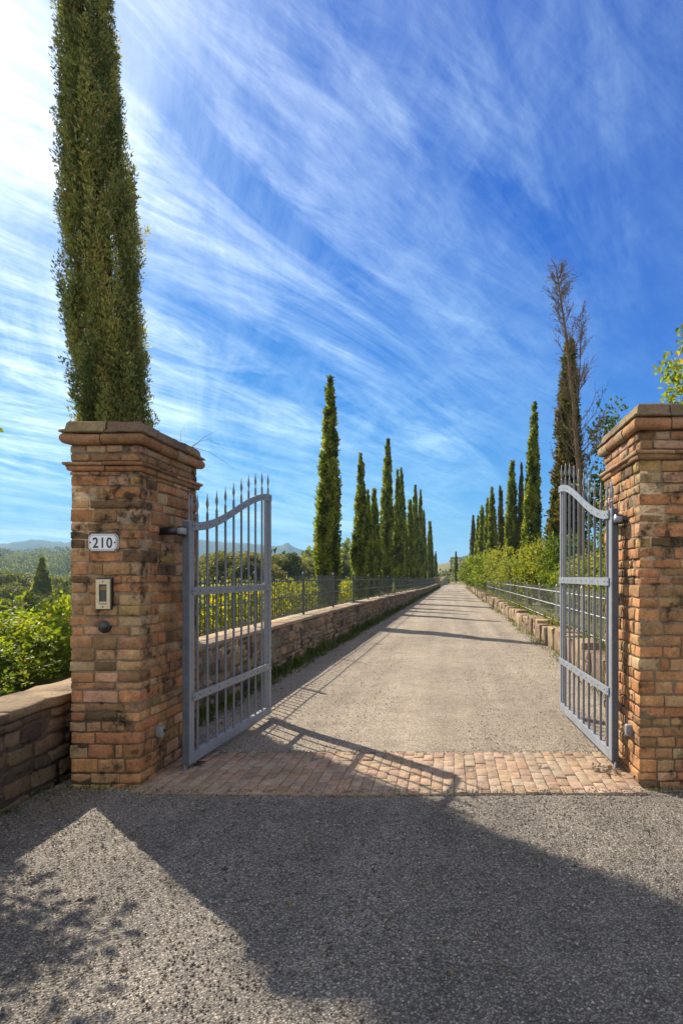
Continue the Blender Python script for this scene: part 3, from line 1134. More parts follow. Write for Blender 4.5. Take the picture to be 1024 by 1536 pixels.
    for pts in (((0, 0, 0), (.02, -.02, .10), (.05, -.02, .17), (.04, 0, .09)), ((.06, .1, 0), (.12, .1, .04), (.22, .1, .07), (.36, .1, -.02)), ((.06, .12, 0), (.16, .15, .10), (.30, .18, .19)),
                ((.1, 0, -.02), (.25, .05, -.06), (.45, .1, -.2)), ((-.12, -.5, 0), (-.05, -.5, .08), (.01, -.5, .14)), ((-.02, -.45, 0), (-.08, -.45, .10), (-.14, -.45, .13))):
        mb = MB()
        P = np.array(pts)
        tube(mb, P, np.linspace(.0022, .0007, len(P)), 4)
        mb.build('stem', M_TWIG, t, True)
    # scattered dry leaves along the edges of the drive
    mb = MB()
    n = 420
    y = 5.7 + 22 * rng.random(n) ** 1.8
    sd = rng.random(n) < .5
    x = np.where(sd, wl(y) + np.abs(rng.normal(.12, .22, n)), WR - np.abs(rng.normal(.1, .22, n)))
    k = 110
    y[:k] = rng.uniform(2.2, 4.4, k)
    x[:k] = np.where(rng.random(k) < .6, -3.0 + np.abs(rng.normal(0, .3, k)), rng.uniform(-2.8, 2.2, k))
    leaves(mb, np.stack([x, y, rng.uniform(.008, .02, n)], 1), np.stack([rng.normal(size=n), rng.normal(size=n), rng.normal(0, .2, n)], 1), rng.uniform(.02, .045, n), rng.uniform(.007, .014, n), rng.random(n))
    tag(mb.build('leaf_litter', M_DEADLEAF), 'dry leaves scattered along the edges of the gravel', 'leaves', kind='stuff')
    # fallen leaves by the right gate
    mb = MB()
    n = 45
    P = np.stack([rng.normal(1.24, .07, n), rng.normal(4.98, .06, n), rng.uniform(.03, .055, n)], 1)
    leaves(mb, P, np.stack([rng.normal(size=n), rng.normal(size=n), rng.normal(0, .25, n)], 1), .035, .012, np.full(n, 1.0))
    tag(mb.build('fallen_leaves', M_DEADLEAF), 'small heap of dry reddish leaves at the foot of the right gate hinge', 'leaves', kind='stuff')


# ------------------------------------------------------------------ planting
ORD = ['nearest', 'second', 'third', 'fourth', 'fifth', 'sixth', 'seventh', 'eighth', 'ninth', 'tenth', 'eleventh', 'twelfth', 'thirteenth', 'fourteenth', 'fifteenth', 'sixteenth', 'seventeenth', 'eighteenth']


def put_tree(name, label, cat, loc, rz, scl, crown, trunk, group=None, rot=None, cname='crown'):
    t = thing(name, label, cat, loc, rz, group)
    if rot:
        t.rotation_euler = rot
    c = link(cname, crown, t)
    k = link('trunk', trunk, t)
    t.scale = scl
    return t


def add_cypresses():
    # the tall one behind the left pillar
    mb_h = 12.2
    crown = cypress_mesh('crown', mb_h, .475, 1500, 74, .05, .0082, M_CYP2, .72, .05, .3, 1.5)
    trunk = trunk_mesh('trunk', 11.6, .12, M_BARK)
    x, y = -4.16, 8.05
    put_tree('cypress', 'huge dark cypress rising out of the picture behind the left brick pillar', 'cypress tree', (x, y, float(terrain_z(x, y)) - .05), .3, (1, 1, 1), crown, trunk, None, (0, math.radians(-4.3), .0))
    # a tall tree just out of the frame on the left; its high crown shades the forecourt
    x, y = -11.6, 14.12
    crown, trunk = leafy(130, 130, .5, .5, 3.6, 15.2, .22, .13, .04, M_SHRUB_D, M_BARK, .16, 'crown', .2, 14)
    put_tree('tall_tree', 'tall tree with a high crown out of sight left of the picture', 'tree', (x, y, float(terrain_z(x, y)) - .1), 1.0, (1, 1, 1), crown, trunk)
    var = []
    for k in range(4):
        var.append((cypress_mesh('crown', 10, .53, 520, 34, .12, .03, M_CYP, (.66, .72, .8, .62)[k], .03, .35), trunk_mesh('trunk', 9.3, .12, M_BARK)))
    left = [  # px, top y, half-width px, label
        (490, 565, 21, 'tallest cypress in view on the left of the drive, standing alone nearest the gate'),
        (539, 682, 14, 'slim cypress just right of the tall lone one behind the left fence'),
        (553.5, 733, 10, 'short narrow cypress peeping out behind the slim second cypress on the left'),
        (563, 728, 11, 'short cypress tucked against the left side of the high pointed one in the left row'),
        (578, 658, 13, 'high pointed cypress with twiggy tip, tallest of the dense left row'),
        (597, 706, 10, 'left one of the two equal cypresses right of the high pointed one'),
        (605, 700, 9.5, 'right one of the two equal cypresses right of the high pointed one'),
        (615, 745, 8.5, 'low cypress in the dip right of the two equal cypresses'),
        (622, 727, 8, 'left point of the twin-topped pair of cypresses in the far left row'),
        (628, 735, 7.5, 'right point of the twin-topped pair of cypresses in the far left row'),
        (634, 764, 7, 'browning cypress near the far end of the left row'),
        (645, 779, 6.5, 'separate pointed cypress near the far end of the left row'),
        (652.5, 827, 4, 'last and smallest cypress at the far end of the left row')]
    for i, (px, py, hw, lab) in enumerate(left):
        Y = (-4.15 - .304) / ((px - CX) / F_PX - .0152)
        X = at(px, Y)
        z0 = .45 - .2 * min(1, Y / 60)
        H = EYE + (CY - py) / F_PX * Y - z0
        c, k = var[i % 4]
        s = hw / F_PX * Y / .56
        put_tree('cypress', lab, 'cypress tree', (X, Y, z0), i * 1.7, (s, s, H / 10.25), c, k, 'cypresses lining the left side of the drive', (math.radians(.9 * math.sin(i * 2.3)), math.radians(1.1 * math.sin(i * 3.1 + 1)), i * 1.7))
    right = [
        (848, 497, 31, 4.1, 'olive-brown cypress standing behind the bare dead tree on the right', True),
        (794, 600, 17, 3.35, 'big full green cypress on the right, first one left of the bare dead tree', False),
        (766.5, 686, 12.5, 3.4, 'dark slim cypress left of the big full one on the right', False),
        (754, 728, 9, 3.6, 'thin ragged cypress squeezed between two slim ones on the right', True),
        (739, 731, 11, 3.35, 'slim cypress with a sharp tip, middle of the right row', False),
        (724, 757, 10, 3.3, 'short cypress left of the sharp-tipped one in the right row', False),
        (709, 772, 7, 3.2, 'last thin cypress at the far end of the right row', True),
        (781, 692, 8, 3.9, 'thin tip of a cypress showing between the big full one and the dark slim one', True),
        (732, 748, 8, 3.7, 'half hidden cypress just left of the sharp-tipped one on the right', False),
        (716, 772, 7.5, 3.5, 'small cypress second from the far end of the right row', False),
        (683.5, 826, 3.6, .0, 'lone tiny dark cypress beyond the end of the drive', False)]
    for i, (px, py, hw, X0, lab, br) in enumerate(right):
        Y = X0 * F_PX / (px - CX) if X0 else 128.0
        X = at(px, Y)
        z0 = .3
        H = EYE + (CY - py) / F_PX * Y - z0
        c, k = var[(i + 1) % 4]
        s = hw / F_PX * Y / .56
        if br:
            c = cypress_mesh('crown', 10, .53, 480, 34, .12, .03, M_CYPB, .75, .12, .35)
        put_tree('cypress', lab, 'cypress tree', (X, Y, z0), i * 2.1 + .5, (s, s, H / 10.25), c, k, 'cypresses lining the right side of the drive', (math.radians(.9 * math.sin(i * 1.7)), math.radians(1.1 * math.sin(i * 2.9 + 2)), i * 2.1 + .5))
    # bare dead conifer
    Y = 19.5
    top = at(833, Y, 398)
    pts = [at(872, Y, 880), at(869, Y, 730), at(860, Y, 610), at(848, Y, 500), at(839, Y, 440), top]
    base = (pts[0][0], Y, .3)
    t = thing('dead_tree', 'bare dead conifer with feathery brown branches above the right gate', 'dead tree', base)
    P = np.array(pts)
    P[0, 2] = .2
    tb = MB()
    Pi = np.array([[np.interp(s, np.linspace(0, 1, 6), P[:, k]) for k in range(3)] for s in np.linspace(0, 1, 20)])
    tube(tb, Pi, np.linspace(.09, .010, 20), 7)
    tb.build('trunk', M_DEADBARK, t, True, True)
    br, tw, fo = MB(), MB(), MB()
    P2 = np.array([Pi[9], at(867, Y, 590), at(870, Y - .1, 530), at(873, Y - .1, 462)])
    tube(br, P2, [.035, .024, .014, .005], 6)
    for i in range(120):
        s = rng.uniform(.16, .97)
        o = np.array([np.interp(s, np.linspace(0, 1, 20), Pi[:, k]) for k in range(3)])
        th = rng.uniform(0, 6.28)
        L = (.12 + 1.75 * (1 - s) ** .85) * rng.uniform(.55, 1.25)
        if i > 92:
            o = np.array([np.interp(s, np.linspace(0, 1, 4), P2[:, k]) for k in range(3)])
            L = (.18 + .7 * (1 - s)) * rng.uniform(.6, 1.2)
        sp_ = .45 if i > 92 else .6
        d = np.array([math.cos(th) * sp_, math.sin(th) * sp_, 1.0]) + rng.normal(0, .07, 3)
        d /= np.linalg.norm(d)
        m = o + d * L * .5 + np.array([math.cos(th), math.sin(th), 0]) * .1 * L
        e = o + d * L
        q = np.array([o, (o + m) / 2 + rng.normal(0, .02, 3), m, (m + e) / 2 + rng.normal(0, .02, 3), e])
        tube(br, q, np.linspace(.013, .004, 5), 4, cap=False)
        for j in range(int(6 + 7 * L)):
            u = rng.uniform(.15, 1)
            a = np.array([np.interp(u, np.linspace(0, 1, 5), q[:, k]) for k in range(3)])
            dd = norm(d + rng.normal(0, .42, 3))
            l = rng.uniform(.12, .42)
            b = a + dd * l
            tube(tw, [a, (a + b) / 2 + rng.normal(0, .012, 3), b], [.0045, .0035, .0015], 3, cap=False)
            n = 5
            uu = rng.random((n, 1))
            leaves(fo, a + (b - a) * uu, dd + rng.normal(0, .5, (n, 3)), .055, .009, np.full(n, rng.uniform(.1, .8)))
    br.build('branches', M_DEADBARK, t, True, True)
    tw.build('twigs', M_DEADBARK, t, True, True)
    fo.build('dead_needles', M_DEADLEAF, t, False, True)


def add_shrubs():
    kinds = {}
    kinds['shrub'] = leafy(70, 95, 1.0, .95, .75, .85, .26, .085, .026, M_SHRUB, M_BARK, .05, 'foliage', .35, 22, .35, .5, 3)
    kinds['deep'] = leafy(80, 90, 1.0, 1.0, .8, .9, .26, .08, .026, M_SHRUB_D, M_BARK, .05, 'foliage', .35, 22, .35, .45, 3)
    kinds['hedge'] = leafy(110, 75, 1.0, 1.0, .95, 1.0, .25, .07, .02, M_HEDGE, M_BARK, .05, 'foliage', .3, 26, .4, .5, 3)

    def shrub(kind, x, y, ztop, w, label, group=None, name='shrub', dy=1.0):
        z = float(terrain_z(x, y))
        f, k = kinds[kind]
        H = ztop - z
        base = {'shrub': 1.72, 'deep': 1.82, 'hedge': 2.05}[kind]
        return put_tree(name, label, 'shrub', (x, y, z - .05), rng.uniform(0, 6), (w, w * dy, H / base), f, k, group, None, 'foliage')
    g = 'bushes behind the low left wall'
    shrub('shrub', -4.75, 6.55, 1.28, .85, 'bright yellow-green bush right behind the coping of the low left wall', g)
    shrub('deep', -4.45, 5.55, .86, .6, 'low dark green bush touching the back of the low left wall', g)
    shrub('shrub', -5.05, 7.7, 1.45, .8, 'taller light green bush at the left edge of the number pillar', g)
    shrub('deep', -6.6, 9.2, 1.0, 1.2, 'deep green bush behind the yellow-green one at the far left', g)
    shrub('shrub', -7.6, 12.2, 1.15, 1.3, 'small light green bush farthest back above the low left wall', g)
    # young tree just outside the frame whose thin crown shades the forecourt corner
    f, k = leafy(16, 40, .42, .42, .6, 3.0, .2, .09, .03, M_SHRUB, M_BARK, .035, 'crown', .2, 14)
    put_tree('sapling', 'thin sapling with a small loose crown left of the low wall', 'tree', (-4.45, 5.15, -.2), 0, (1, 1, 1), f, k)
    # right-hand bushes
    g = 'bushes behind the right fence'
    R = [('hedge', 3.55, 8.7, 2.1, 1.0, 'bush directly behind the hinge side of the right gate'),
         ('deep', 3.9, 11.2, 2.6, 1.2, 'dark green bush seen through the bars of the right gate'),
         ('hedge', 3.65, 14.0, 2.35, 1.1, 'pale bush just left of the right gate, leaning over the wire fence'),
         ('hedge', 3.75, 17.5, 2.75, 1.35, 'yellow-green bush under the full green cypress on the right'),
         ('deep', 3.7, 21.0, 2.8, 1.2, 'dark patch of bush between paler ones above the right fence'),
         ('hedge', 3.6, 25.0, 3.3, 1.5, 'high rounded yellow-green bush left of the full green cypress'),
         ('hedge', 3.5, 31.0, 3.1, 1.5, 'bush below the dark slim cypress on the right'),
         ('hedge', 3.4, 38.0, 3.6, 1.7, 'sunny bush below the thin ragged cypress on the right'),
         ('shrub', 3.2, 47.0, 3.6, 1.8, 'bright green bush in the middle of the far right row'),
         ('deep', 3.2, 58.0, 3.6, 2.0, 'green bush spilling over the right wall far down the drive'),
         ('shrub', 2.9, 70.0, 3.9, 2.0, 'bright bush hanging over the road near the end of the drive'),
         ('shrub', 2.75, 84.0, 3.4, 1.8, 'last bush on the right at the end of the drive')]
    for kd, x, y, zt, w, lab in R:
        x = x + .55 * (8 < y < 60)
        shrub(kd, x, y, zt + .15 + .3 * math.sin(y * 1.3), w, lab, g, dy=1.3)
    # broadleaf trees on the right
    f, k = leafy(60, 60, 1.5, 1.5, 1.5, 5.6, .42, .15, .055, M_SHRUB, M_BARK, .12, 'crown', .3, 16)
    put_tree('leafy_tree', 'sunlit broadleaf tree whose top shows above the right pillar', 'tree', (6.3, 15.0, .5), 1.0, (1, 1, 1.02), f, k)
    f2, k2 = leafy(80, 60, 1.5, 1.5, 2.6, 4.2, .5, .16, .055, M_SHRUB_D, M_BARK, .14, 'crown', .3, 16)
    put_tree('leafy_tree', 'dark green broadleaf tree beside the cap of the right pillar, behind the dead tree', 'tree', (5.95, 21.5, .5), 2.0, (1, 1, .95), f2, k2)
    put_tree('leafy_tree', 'dark leafy tree behind the right gate and the dead trunk', 'tree', (5.6, 16.0, .5), 4.0, (.9, .9, .6), f2, k2)
    # vine rows in the field behind the left fence
    for i in range(5):
        x0 = -5.3 - 2.1 * i
        mb = MB()
        n = 13000 if i < 3 else 9000
        ya = max(8.0, -x0 / .5)
        y = ya + (52 - ya) * rng.random(n) ** 1.35
        x = x0 + rng.normal(0, .22, n)
        zz = float(terrain_z(x0, 20)) + .2 + 1.1 * rng.random(n) ** .8 + .18 * np.sin(y * 5.2 + i) + .1 * np.sin(y * 1.7)
        tnt = np.clip(.55 + .2 * np.sin(y * 2.6 + i) + rng.normal(0, .17, n), 0, 1)
        leaves(mb, np.stack([x, y, zz], 1), rng.normal(size=(n, 3)) + np.array([0, 0, .2]), rng.uniform(.07, .17, n), rng.uniform(.03, .065, n), tnt)
        lab = ['row of yellow-green vines closest behind the left fence', 'second row of yellow vines back from the left fence', 'middle row of yellow vines beyond the left fence', 'fourth row of vines back from the left fence', 'farthest row of vines, in front of the wood'][i]
        t = thing('vine_row', lab, 'vines', (x0, ya, float(terrain_z(x0, 20))), 0, 'vine rows behind the left fence')
        mb.build('foliage', M_VINE, t, False, True)
        pm = MB()
        tube(pm, [(0, 0, -.2), (0, 0, 1.5)], [.035, .03], 6)
        pme = pm.mesh('post', M_BARK)
        for yy in np.arange(1, 50 - ya, 6.0):
            link('post', pme, t, (0, yy, 0))
    # wood beyond the vines
    tv = [leafy(70, 150, 2.3, 2.3, 2.4, 4.1, .8, .27, .09, M_OLIVE, M_BARK, .16, 'crown', .3, 12, tint=.35 + .2 * k) for k in range(3)]
    tv.append(leafy(70, 130, 1.6, 1.6, 3.0, 4.2, .75, .27, .09, M_WOOD, M_BARK, .16, 'crown', .3, 12))
    tv.append((cypress_mesh('crown', 7.0, 1.7, 260, 44, .26, .08, M_HEDGE, .95, .05, .6), trunk_mesh('trunk', 6.5, .13, M_BARK)))
    spots = [(298, 92, 842), (312, 75, 838), (326, 88, 829), (342, 70, 822), (357, 84, 824), (372, 66, 832), (388, 80, 826), (404, 74, 838), (420, 95, 833), (434, 78, 829), (449, 90, 836), (463, 82, 834), (512, 88, 836), (524, 100, 842)]
    for i, (px, Y, py) in enumerate(spots):
        x, _, zt = at(px, Y, py)
        z = float(terrain_z(x, Y))
        c, k = tv[[0, 1, 3, 1, 2, 0, 2, 1, 3, 0, 2, 1, 0, 1][i]]
        s = (zt - z) / 7.0
        nm = ['first', 'second', 'third', 'fourth', 'fifth', 'sixth', 'seventh', 'eighth', 'ninth', 'tenth', 'eleventh', 'twelfth'][i] if i < 12 else ''
        lab = (f'olive-green tree of the wood beyond the vines, {nm} from the left pillar rightwards' if i < 12 else
               ('olive-green tree between the lone tall cypress and the slim one' if i == 12 else 'small olive-green tree touching the slim cypress on its left side'))
        put_tree('wood_tree', lab, 'tree', (x, Y, z - .2), i * 1.3, (s * 1.15, s * 1.15, s), c, k, 'trees of the wood beyond the vines')
    far = [(14, 120, 858, 3), (33, 150, 862, 0), (63, 95, 838, 4), (88, 110, 866, 1), (45, 88, 886, 0), (8, 80, 893, 1), (92, 78, 880, 0), (24, 105, 874, 3), (75, 130, 858, 1)]
    labs = ['dark rounded tree at the left edge of the valley', 'pale tree in the valley left of the tall pointed one', 'tall pointed pale tree in the valley left of the pillar', 'valley tree close to the left side of the pillar', 'low pale tree in front of the tall pointed valley tree',
            'nearest valley tree at the left picture edge', 'nearest valley tree beside the pillar', 'dark valley tree between two paler ones at far left', 'valley tree behind the tall pointed one']
    for i, (px, Y, py, kd) in enumerate(far):
        x, _, zt = at(px, Y, py)
        z = float(terrain_z(x, Y))
        c, k = tv[kd]
        s = max(.7, (zt - z) / 7.0)
        put_tree('valley_tree', labs[i], 'tree', (x, Y, z - .3), i * 2.3, (s * (.8 if i == 2 else 1.1),) * 2 + (s,), c, k, 'trees in the valley behind the low wall')
    # the far woods read as one mass
    mb = MB()
    n = 4200
    a = np.concatenate([rng.uniform(-.95, -.5, 2600), rng.uniform(-.5, -.13, 1600)])
    Y = np.geomspace(118, 1500, n)[rng.permutation(n)] * rng.uniform(.9, 1.1, n)
    X = a * Y
    Z = terrain_z(X, Y)
    S = rng.uniform(2.6, 5.2, n) * (1 + Y / 1500)
    per = 90
    d = norm(rng.normal(size=(n, per, 3)))
    P = np.stack([X, Y, Z + S * .8], 1)[:, None] + d * (rng.random((n, per, 1)) ** .35) * S[:, None, None] * np.array([1, 1, .95])
    tt = np.clip(rng.normal(.45, .22, n)[:, None] + rng.normal(0, .12, (n, per)), 0, .9)
    leaves(mb, P.reshape(-1, 3), (d + rng.normal(0, .5, d.shape)).reshape(-1, 3), np.repeat(S * .27, per), np.repeat(S * .11, per), tt.ravel())
    # scrub on the hill beyond the end of the road
    n2 = 900
    Y2 = rng.uniform(135, 430, n2)
    X2 = rng.uniform(-.08, .35, n2) * Y2
    Z2 = terrain_z(X2, Y2)
    S2 = rng.uniform(.6, 1.5, n2)
    d2 = norm(rng.normal(size=(n2, 30, 3)))
    P2 = np.stack([X2, Y2, Z2 + S2 * .6], 1)[:, None] + d2 * (rng.random((n2, 30, 1)) ** .4) * S2[:, None, None]
    t2 = np.clip(rng.normal(.5, .25, n2)[:, None] + rng.normal(0, .1, (n2, 30)), 0, .9)
    leaves(mb, P2.reshape(-1, 3), (d2 + rng.normal(0, .5, d2.shape)).reshape(-1, 3), np.repeat(S2 * .6, 30), np.repeat(S2 * .26, 30), t2.ravel())
    tag(mb.build('far_woods', M_WOOD), 'wooded hillsides far behind the gate', 'woods', kind='stuff')
    # grass and weeds at the wall feet and on the verges
    mb = MB()

    def tuft(x, y, z, n, h, sp, tint):
        P = np.stack([x + rng.normal(0, sp, n), y + rng.normal(0, sp * 1.5, n), np.full(n, z - .01)], 1)
        leaves(mb, P, np.array([0, 0, 1.0]) + rng.normal(0, .45, (n, 3)), h * rng.uniform(.5, 1.3, n), h * .05 + .002, np.clip(tint + rng.normal(0, .2, n), 0, 1))
    y = 6.5
    while y < 84:
        tuft(float(wl(y)) + rng.uniform(.02, .22), y, 0, 26, rng.uniform(.06, .2) * (1 if rng.random() < .6 else 1.5), .07, rng.uniform(.2, .6))
        y += rng.uniform(.05, .22) * (1 if y < 30 else 2)
    y = 5.8
    while y < 80:
        if rng.random() < .55:
            tuft(WR - rng.uniform(.0, .2), y, 0, 20, rng.uniform(.04, .14), .07, rng.uniform(.3, .8))
        tuft(WR + .46, y, .33, 22, rng.uniform(.08, .3), .12, rng.uniform(.4, .8))
        y += rng.uniform(.08, .3) * (1 if y < 30 else 2)
    for _ in range(220):
        tuft(rng.uniform(-4.6, -3.3), rng.uniform(6.8, 45), .6, 14, rng.uniform(.06, .16), .12, rng.uniform(.5, .9))
    for x, y in ((-2.36, 4.62), (-2.6, 4.63), (1.42, 4.66), (1.7, 4.62), (-2.95, 4.5), (1.38, 5.2)):
        tuft(x, y, 0, 14, .035, .05, .6)
    for _ in range(34):
        tuft(rng.uniform(-2.95, -2.3), 4.66 - abs(rng.normal(0, .03)), 0, 7, rng.uniform(.012, .04), .03, rng.uniform(.3, .9))
        tuft(rng.uniform(1.4, 2.0), 4.66 - abs(rng.normal(0, .03)), 0, 7, rng.uniform(.012, .04), .03, rng.uniform(.3, .9))
        tuft(rng.uniform(-2.3, 1.4), 4.48 + rng.normal(0, .012), 0, 5, rng.uniform(.008, .022), .02, rng.uniform(.3, .9))
        tuft(-3.0 + abs(rng.normal(0, .03)), rng.uniform(2.6, 4.6), 0, 8, rng.uniform(.02, .07), .04, rng.uniform(.2, .7))
    tag(mb.build('grass', M_GRASS), 'grass and weeds along the feet of the walls', 'grass', kind='stuff')


def add_far_hills():
    pts = [(-700, 812), (-200, 808), (0, 815), (30, 812), (55, 809), (80, 811), (105, 812), (180, 806), (250, 803), (298, 809), (334, 812), (370, 813), (400, 818), (415, 819), (424, 817), (431, 813), (437, 818), (446, 822), (470, 829), (530, 842), (640, 853), (760, 848), (1000, 838), (1800, 830)]
    px = np.array([p[0] for p in pts], float)
    py = np.array([p[1] for p in pts], float)
    cols = np.linspace(-700, 1800, 500)
    rows = np.linspace(1650, 2700, 30)
    V = []
    for Y in rows:
        s = sstep(1650, 2000, Y) * (1 - .6 * sstep(2000, 2700, Y))
        h = (CY - np.interp(cols, px, py)) / F_PX * 2000
        h = h + .8 * np.sin(cols * .31) + .8 * np.sin(cols * .83 + Y * .01) + rng.normal(0, .6, len(cols))
        z = -30 + (h + 30) * s + 1.5 * np.sin(cols * .05 + Y * .006) * s * (Y != rows[11])
        V += list(np.stack([(cols - CX) / F_PX * Y, np.full(len(cols), Y), z], 1))
    nc = len(cols)
    i, j = np.meshgrid(np.arange(len(rows) - 1), np.arange(nc - 1), indexing='ij')
    a = (i * nc + j).ravel()
    mb = MB()
    mb.add(V, np.stack([a, a + 1, a + nc + 1, a + nc], 1))
    tag(mb.build('distant_hills', M_HILL, None, True), kind='structure')


def add_haze():
    m, nt, out = newmat('air')
    v = nt.nodes.new('ShaderNodeVolumePrincipled')
    v.inputs['Color'].default_value = (.38, .70, 1, 1)
    v.inputs['Density'].default_value = HAZE
    v.inputs['Anisotropy'].default_value = 0.0
    nt.links.new(v.outputs[0], out.inputs['Volume'])
    mb = MB()
    box(mb, -5400, 5400, -40, 4800, -75, 160)
    o = mb.build('haze', m)
    tag(o, kind='stuff')


# ------------------------------------------------------------------ sky, sun, camera
SUN = Vector((-1, 1, 1.19)).normalized()
HAZE = .00024


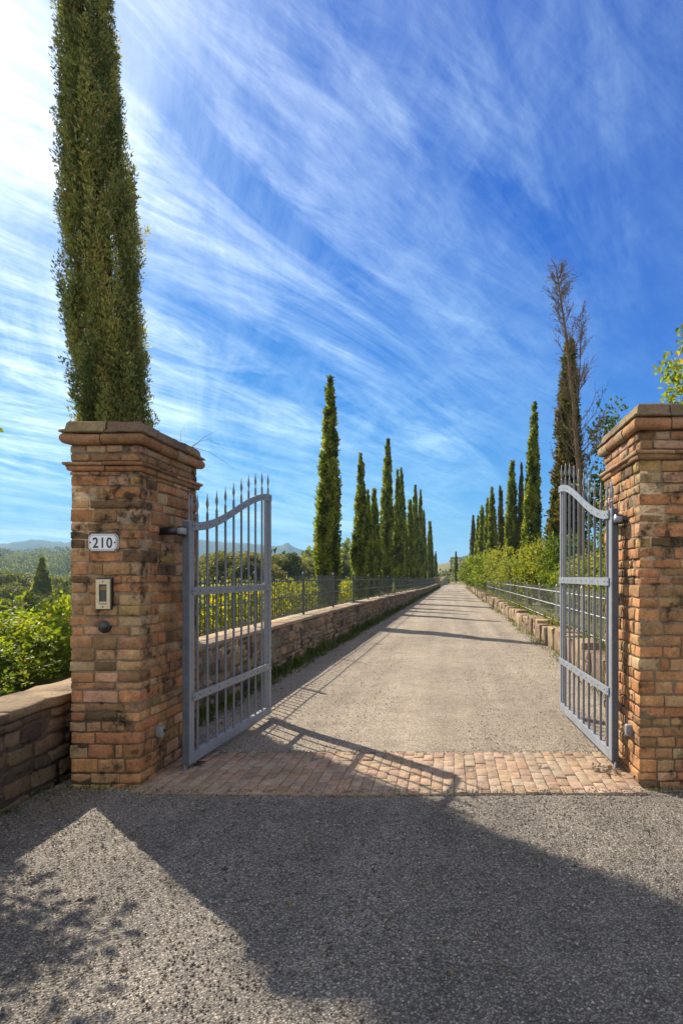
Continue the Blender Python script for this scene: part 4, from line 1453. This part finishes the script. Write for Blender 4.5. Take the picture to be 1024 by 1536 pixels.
def add_light():
    w = bpy.data.worlds.new('World')
    sc.world = w
    w.use_nodes = True
    nt = w.node_tree
    nt.nodes.clear()
    out = nt.nodes.new('ShaderNodeOutputWorld')
    bg = nt.nodes.new('ShaderNodeBackground')
    bg.inputs['Strength'].default_value = .12
    nt.links.new(bg.outputs[0], out.inputs['Surface'])
    sky = nt.nodes.new('ShaderNodeTexSky')
    sky.sky_type = 'NISHITA'
    sky.sun_disc = False
    sky.sun_elevation = math.asin(SUN.z)
    sky.sun_rotation = math.atan2(SUN.x, SUN.y)
    sky.air_density = 1.0
    sky.dust_density = .3
    sky.ozone_density = 3.0
    dv = mixc(nt, 1.0, sky.outputs[0], (.125, .125, .125), 'MULTIPLY')
    gm = nd(nt, 'ShaderNodeGamma', Gamma=1.6)
    nt.links.new(dv, gm.inputs['Color'])
    skyx = mixc(nt, 1.0, gm.outputs[0], (1.1, 4.0, 13.0), 'MULTIPLY')
    one = nt.nodes.new('ShaderNodeVectorMath')
    one.operation = 'MULTIPLY_ADD'
    nt.links.new(skyx, one.inputs[0])
    one.inputs[1].default_value = (.10, .205, .205)
    one.inputs[2].default_value = (1, 1, 1)
    dvd = nt.nodes.new('ShaderNodeVectorMath')
    dvd.operation = 'DIVIDE'
    nt.links.new(skyx, dvd.inputs[0])
    nt.links.new(one.outputs[0], dvd.inputs[1])
    skyc = dvd.outputs[0]
    # cirrus on a high flat layer, in directions only
    g = coords(nt, 'Generated')
    sp = nt.nodes.new('ShaderNodeSeparateXYZ')
    nt.links.new(g, sp.inputs[0])
    zz = math_(nt, 'ADD', math_(nt, 'MAXIMUM', sp.outputs[2], .0), .10)
    u = math_(nt, 'DIVIDE', sp.outputs[0], zz)
    v = math_(nt, 'DIVIDE', sp.outputs[1], zz)

    def layer(ang, sx, sy, seed, lo, hi, detail=9, rough=.62, dist=.6):
        cb = nt.nodes.new('ShaderNodeCombineXYZ')
        ca, sa = math.cos(ang), math.sin(ang)
        p = math_(nt, 'SUBTRACT', math_(nt, 'MULTIPLY', u, ca), math_(nt, 'MULTIPLY', v, sa))
        q = math_(nt, 'ADD', math_(nt, 'MULTIPLY', u, sa), math_(nt, 'MULTIPLY', v, ca))
        nt.links.new(math_(nt, 'MULTIPLY', p, sx), cb.inputs[0])
        nt.links.new(math_(nt, 'MULTIPLY', q, sy), cb.inputs[1])
        cb.inputs[2].default_value = seed
        return ramp(nt, noise(nt, cb.outputs[0], 1.0, detail, rough, dist), [(lo, (0, 0, 0)), (hi, (1, 1, 1))])
    A = layer(.50, 2.9, .75, 3.1, .38, .76, 9, .66, 1.0)
    A2 = layer(.66, 9.0, 2.0, 7.7, .34, .76, 9, .74, 1.8)
    A3 = layer(.40, 24.0, 5.0, 4.4, .30, .82, 7, .74, 1.6)
    B = layer(-.45, 2.8, .9, 1.3, .42, .80, 9, .7, 1.4)
    cov = layer(.5, .8, .45, 9.2, .30, .68, 4, .5, .2)
    base = math_(nt, 'ADD', math_(nt, 'MULTIPLY', A, math_(nt, 'ADD', math_(nt, 'MULTIPLY_ADD', A3, .35, .22), math_(nt, 'MULTIPLY', A2, .85))), math_(nt, 'MULTIPLY', B, .28))
    west = math_(nt, 'MINIMUM', math_(nt, 'MULTIPLY_ADD', u, -.78, .56), 1.1)
    cl = math_(nt, 'MULTIPLY', base, math_(nt, 'MULTIPLY', math_(nt, 'ADD', .35, cov), math_(nt, 'MAXIMUM', west, .13)))
    dt = nt.nodes.new('ShaderNodeVectorMath')
    dt.operation = 'DOT_PRODUCT'
    nt.links.new(g, dt.inputs[0])
    dt.inputs[1].default_value = SUN
    fwc = math_(nt, 'POWER', math_(nt, 'MAXIMUM', dt.outputs['Value'], 0.0), 24.0)
    cl = math_(nt, 'ADD', cl, math_(nt, 'MULTIPLY', fwc, .34))
    cl = math_(nt, 'MINIMUM', math_(nt, 'MAXIMUM', cl, 0.0), .92)
    # thin ice cloud scatters forward: brighter towards the sun
    fw = math_(nt, 'POWER', math_(nt, 'MAXIMUM', dt.outputs['Value'], 0.0), 7.0)
    cc = mixc(nt, fw, (2.75, 4.4, 5.5), (9.0, 9.1, 9.2))
    front = mixc(nt, cl, skyc, cc)
    # unseen broken bright cloud, added behind the camera as fill for the shaded sides
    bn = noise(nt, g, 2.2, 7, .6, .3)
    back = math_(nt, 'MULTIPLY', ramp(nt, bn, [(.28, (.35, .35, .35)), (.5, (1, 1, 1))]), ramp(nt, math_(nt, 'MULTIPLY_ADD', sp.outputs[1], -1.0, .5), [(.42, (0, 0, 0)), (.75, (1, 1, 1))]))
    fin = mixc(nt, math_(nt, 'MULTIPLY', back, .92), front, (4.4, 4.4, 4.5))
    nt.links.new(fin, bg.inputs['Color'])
    l = bpy.data.lights.new('sun', 'SUN')
    l.energy = 5.0
    l.angle = math.radians(.4)
    l.color = (1, .90, .755)
    o = bpy.data.objects.new('sun', l)
    col.objects.link(o)
    o.rotation_euler = (-SUN).to_track_quat('-Z', 'Y').to_euler()
    o.location = SUN * 40


def add_camera():
    c = bpy.data.cameras.new('camera')
    c.sensor_fit = 'VERTICAL'
    c.sensor_height = 36
    c.lens = F_PX / 1536 * 36
    c.shift_x = (512 - CX) / 1536
    c.shift_y = (CY - 768) / 1536
    c.clip_start = .05
    c.clip_end = 20000
    o = bpy.data.objects.new('camera', c)
    col.objects.link(o)
    o.location = (0, 0, EYE)
    o.rotation_euler = (math.pi / 2, 0, 0)
    sc.camera = o


add_terrain()
add_roads()
pillar(*PL, 2.775, 'left brick gate pillar with moulded cap, carrying the 210 plaque and intercom')
pillar(*PR, 2.905, 'right brick gate pillar with moulded cap, its inner side in full sun', 1.12)
gate('left gate leaf of grey iron bars with spear tips, swung open in shade', (-2.135, 5.03), (-2.02, 6.93), -1, .03, 1.0, -1)
gate('right gate leaf of grey iron bars with spear tips, gleaming in the sun', (1.325, 5.05), (1.255, 7.08), 1, .05, 1.04, 1)
add_walls()
add_fences()
add_fittings()
add_cypresses()
add_shrubs()
add_far_hills()
add_haze()
add_light()
add_camera()
sc.view_settings.view_transform = 'Standard'
sc.view_settings.look = 'None'
sc.view_settings.gamma = 1
sc.view_settings.exposure = 1.02
sc.cycles.max_bounces = 6
sc.cycles.transparent_max_bounces = 8
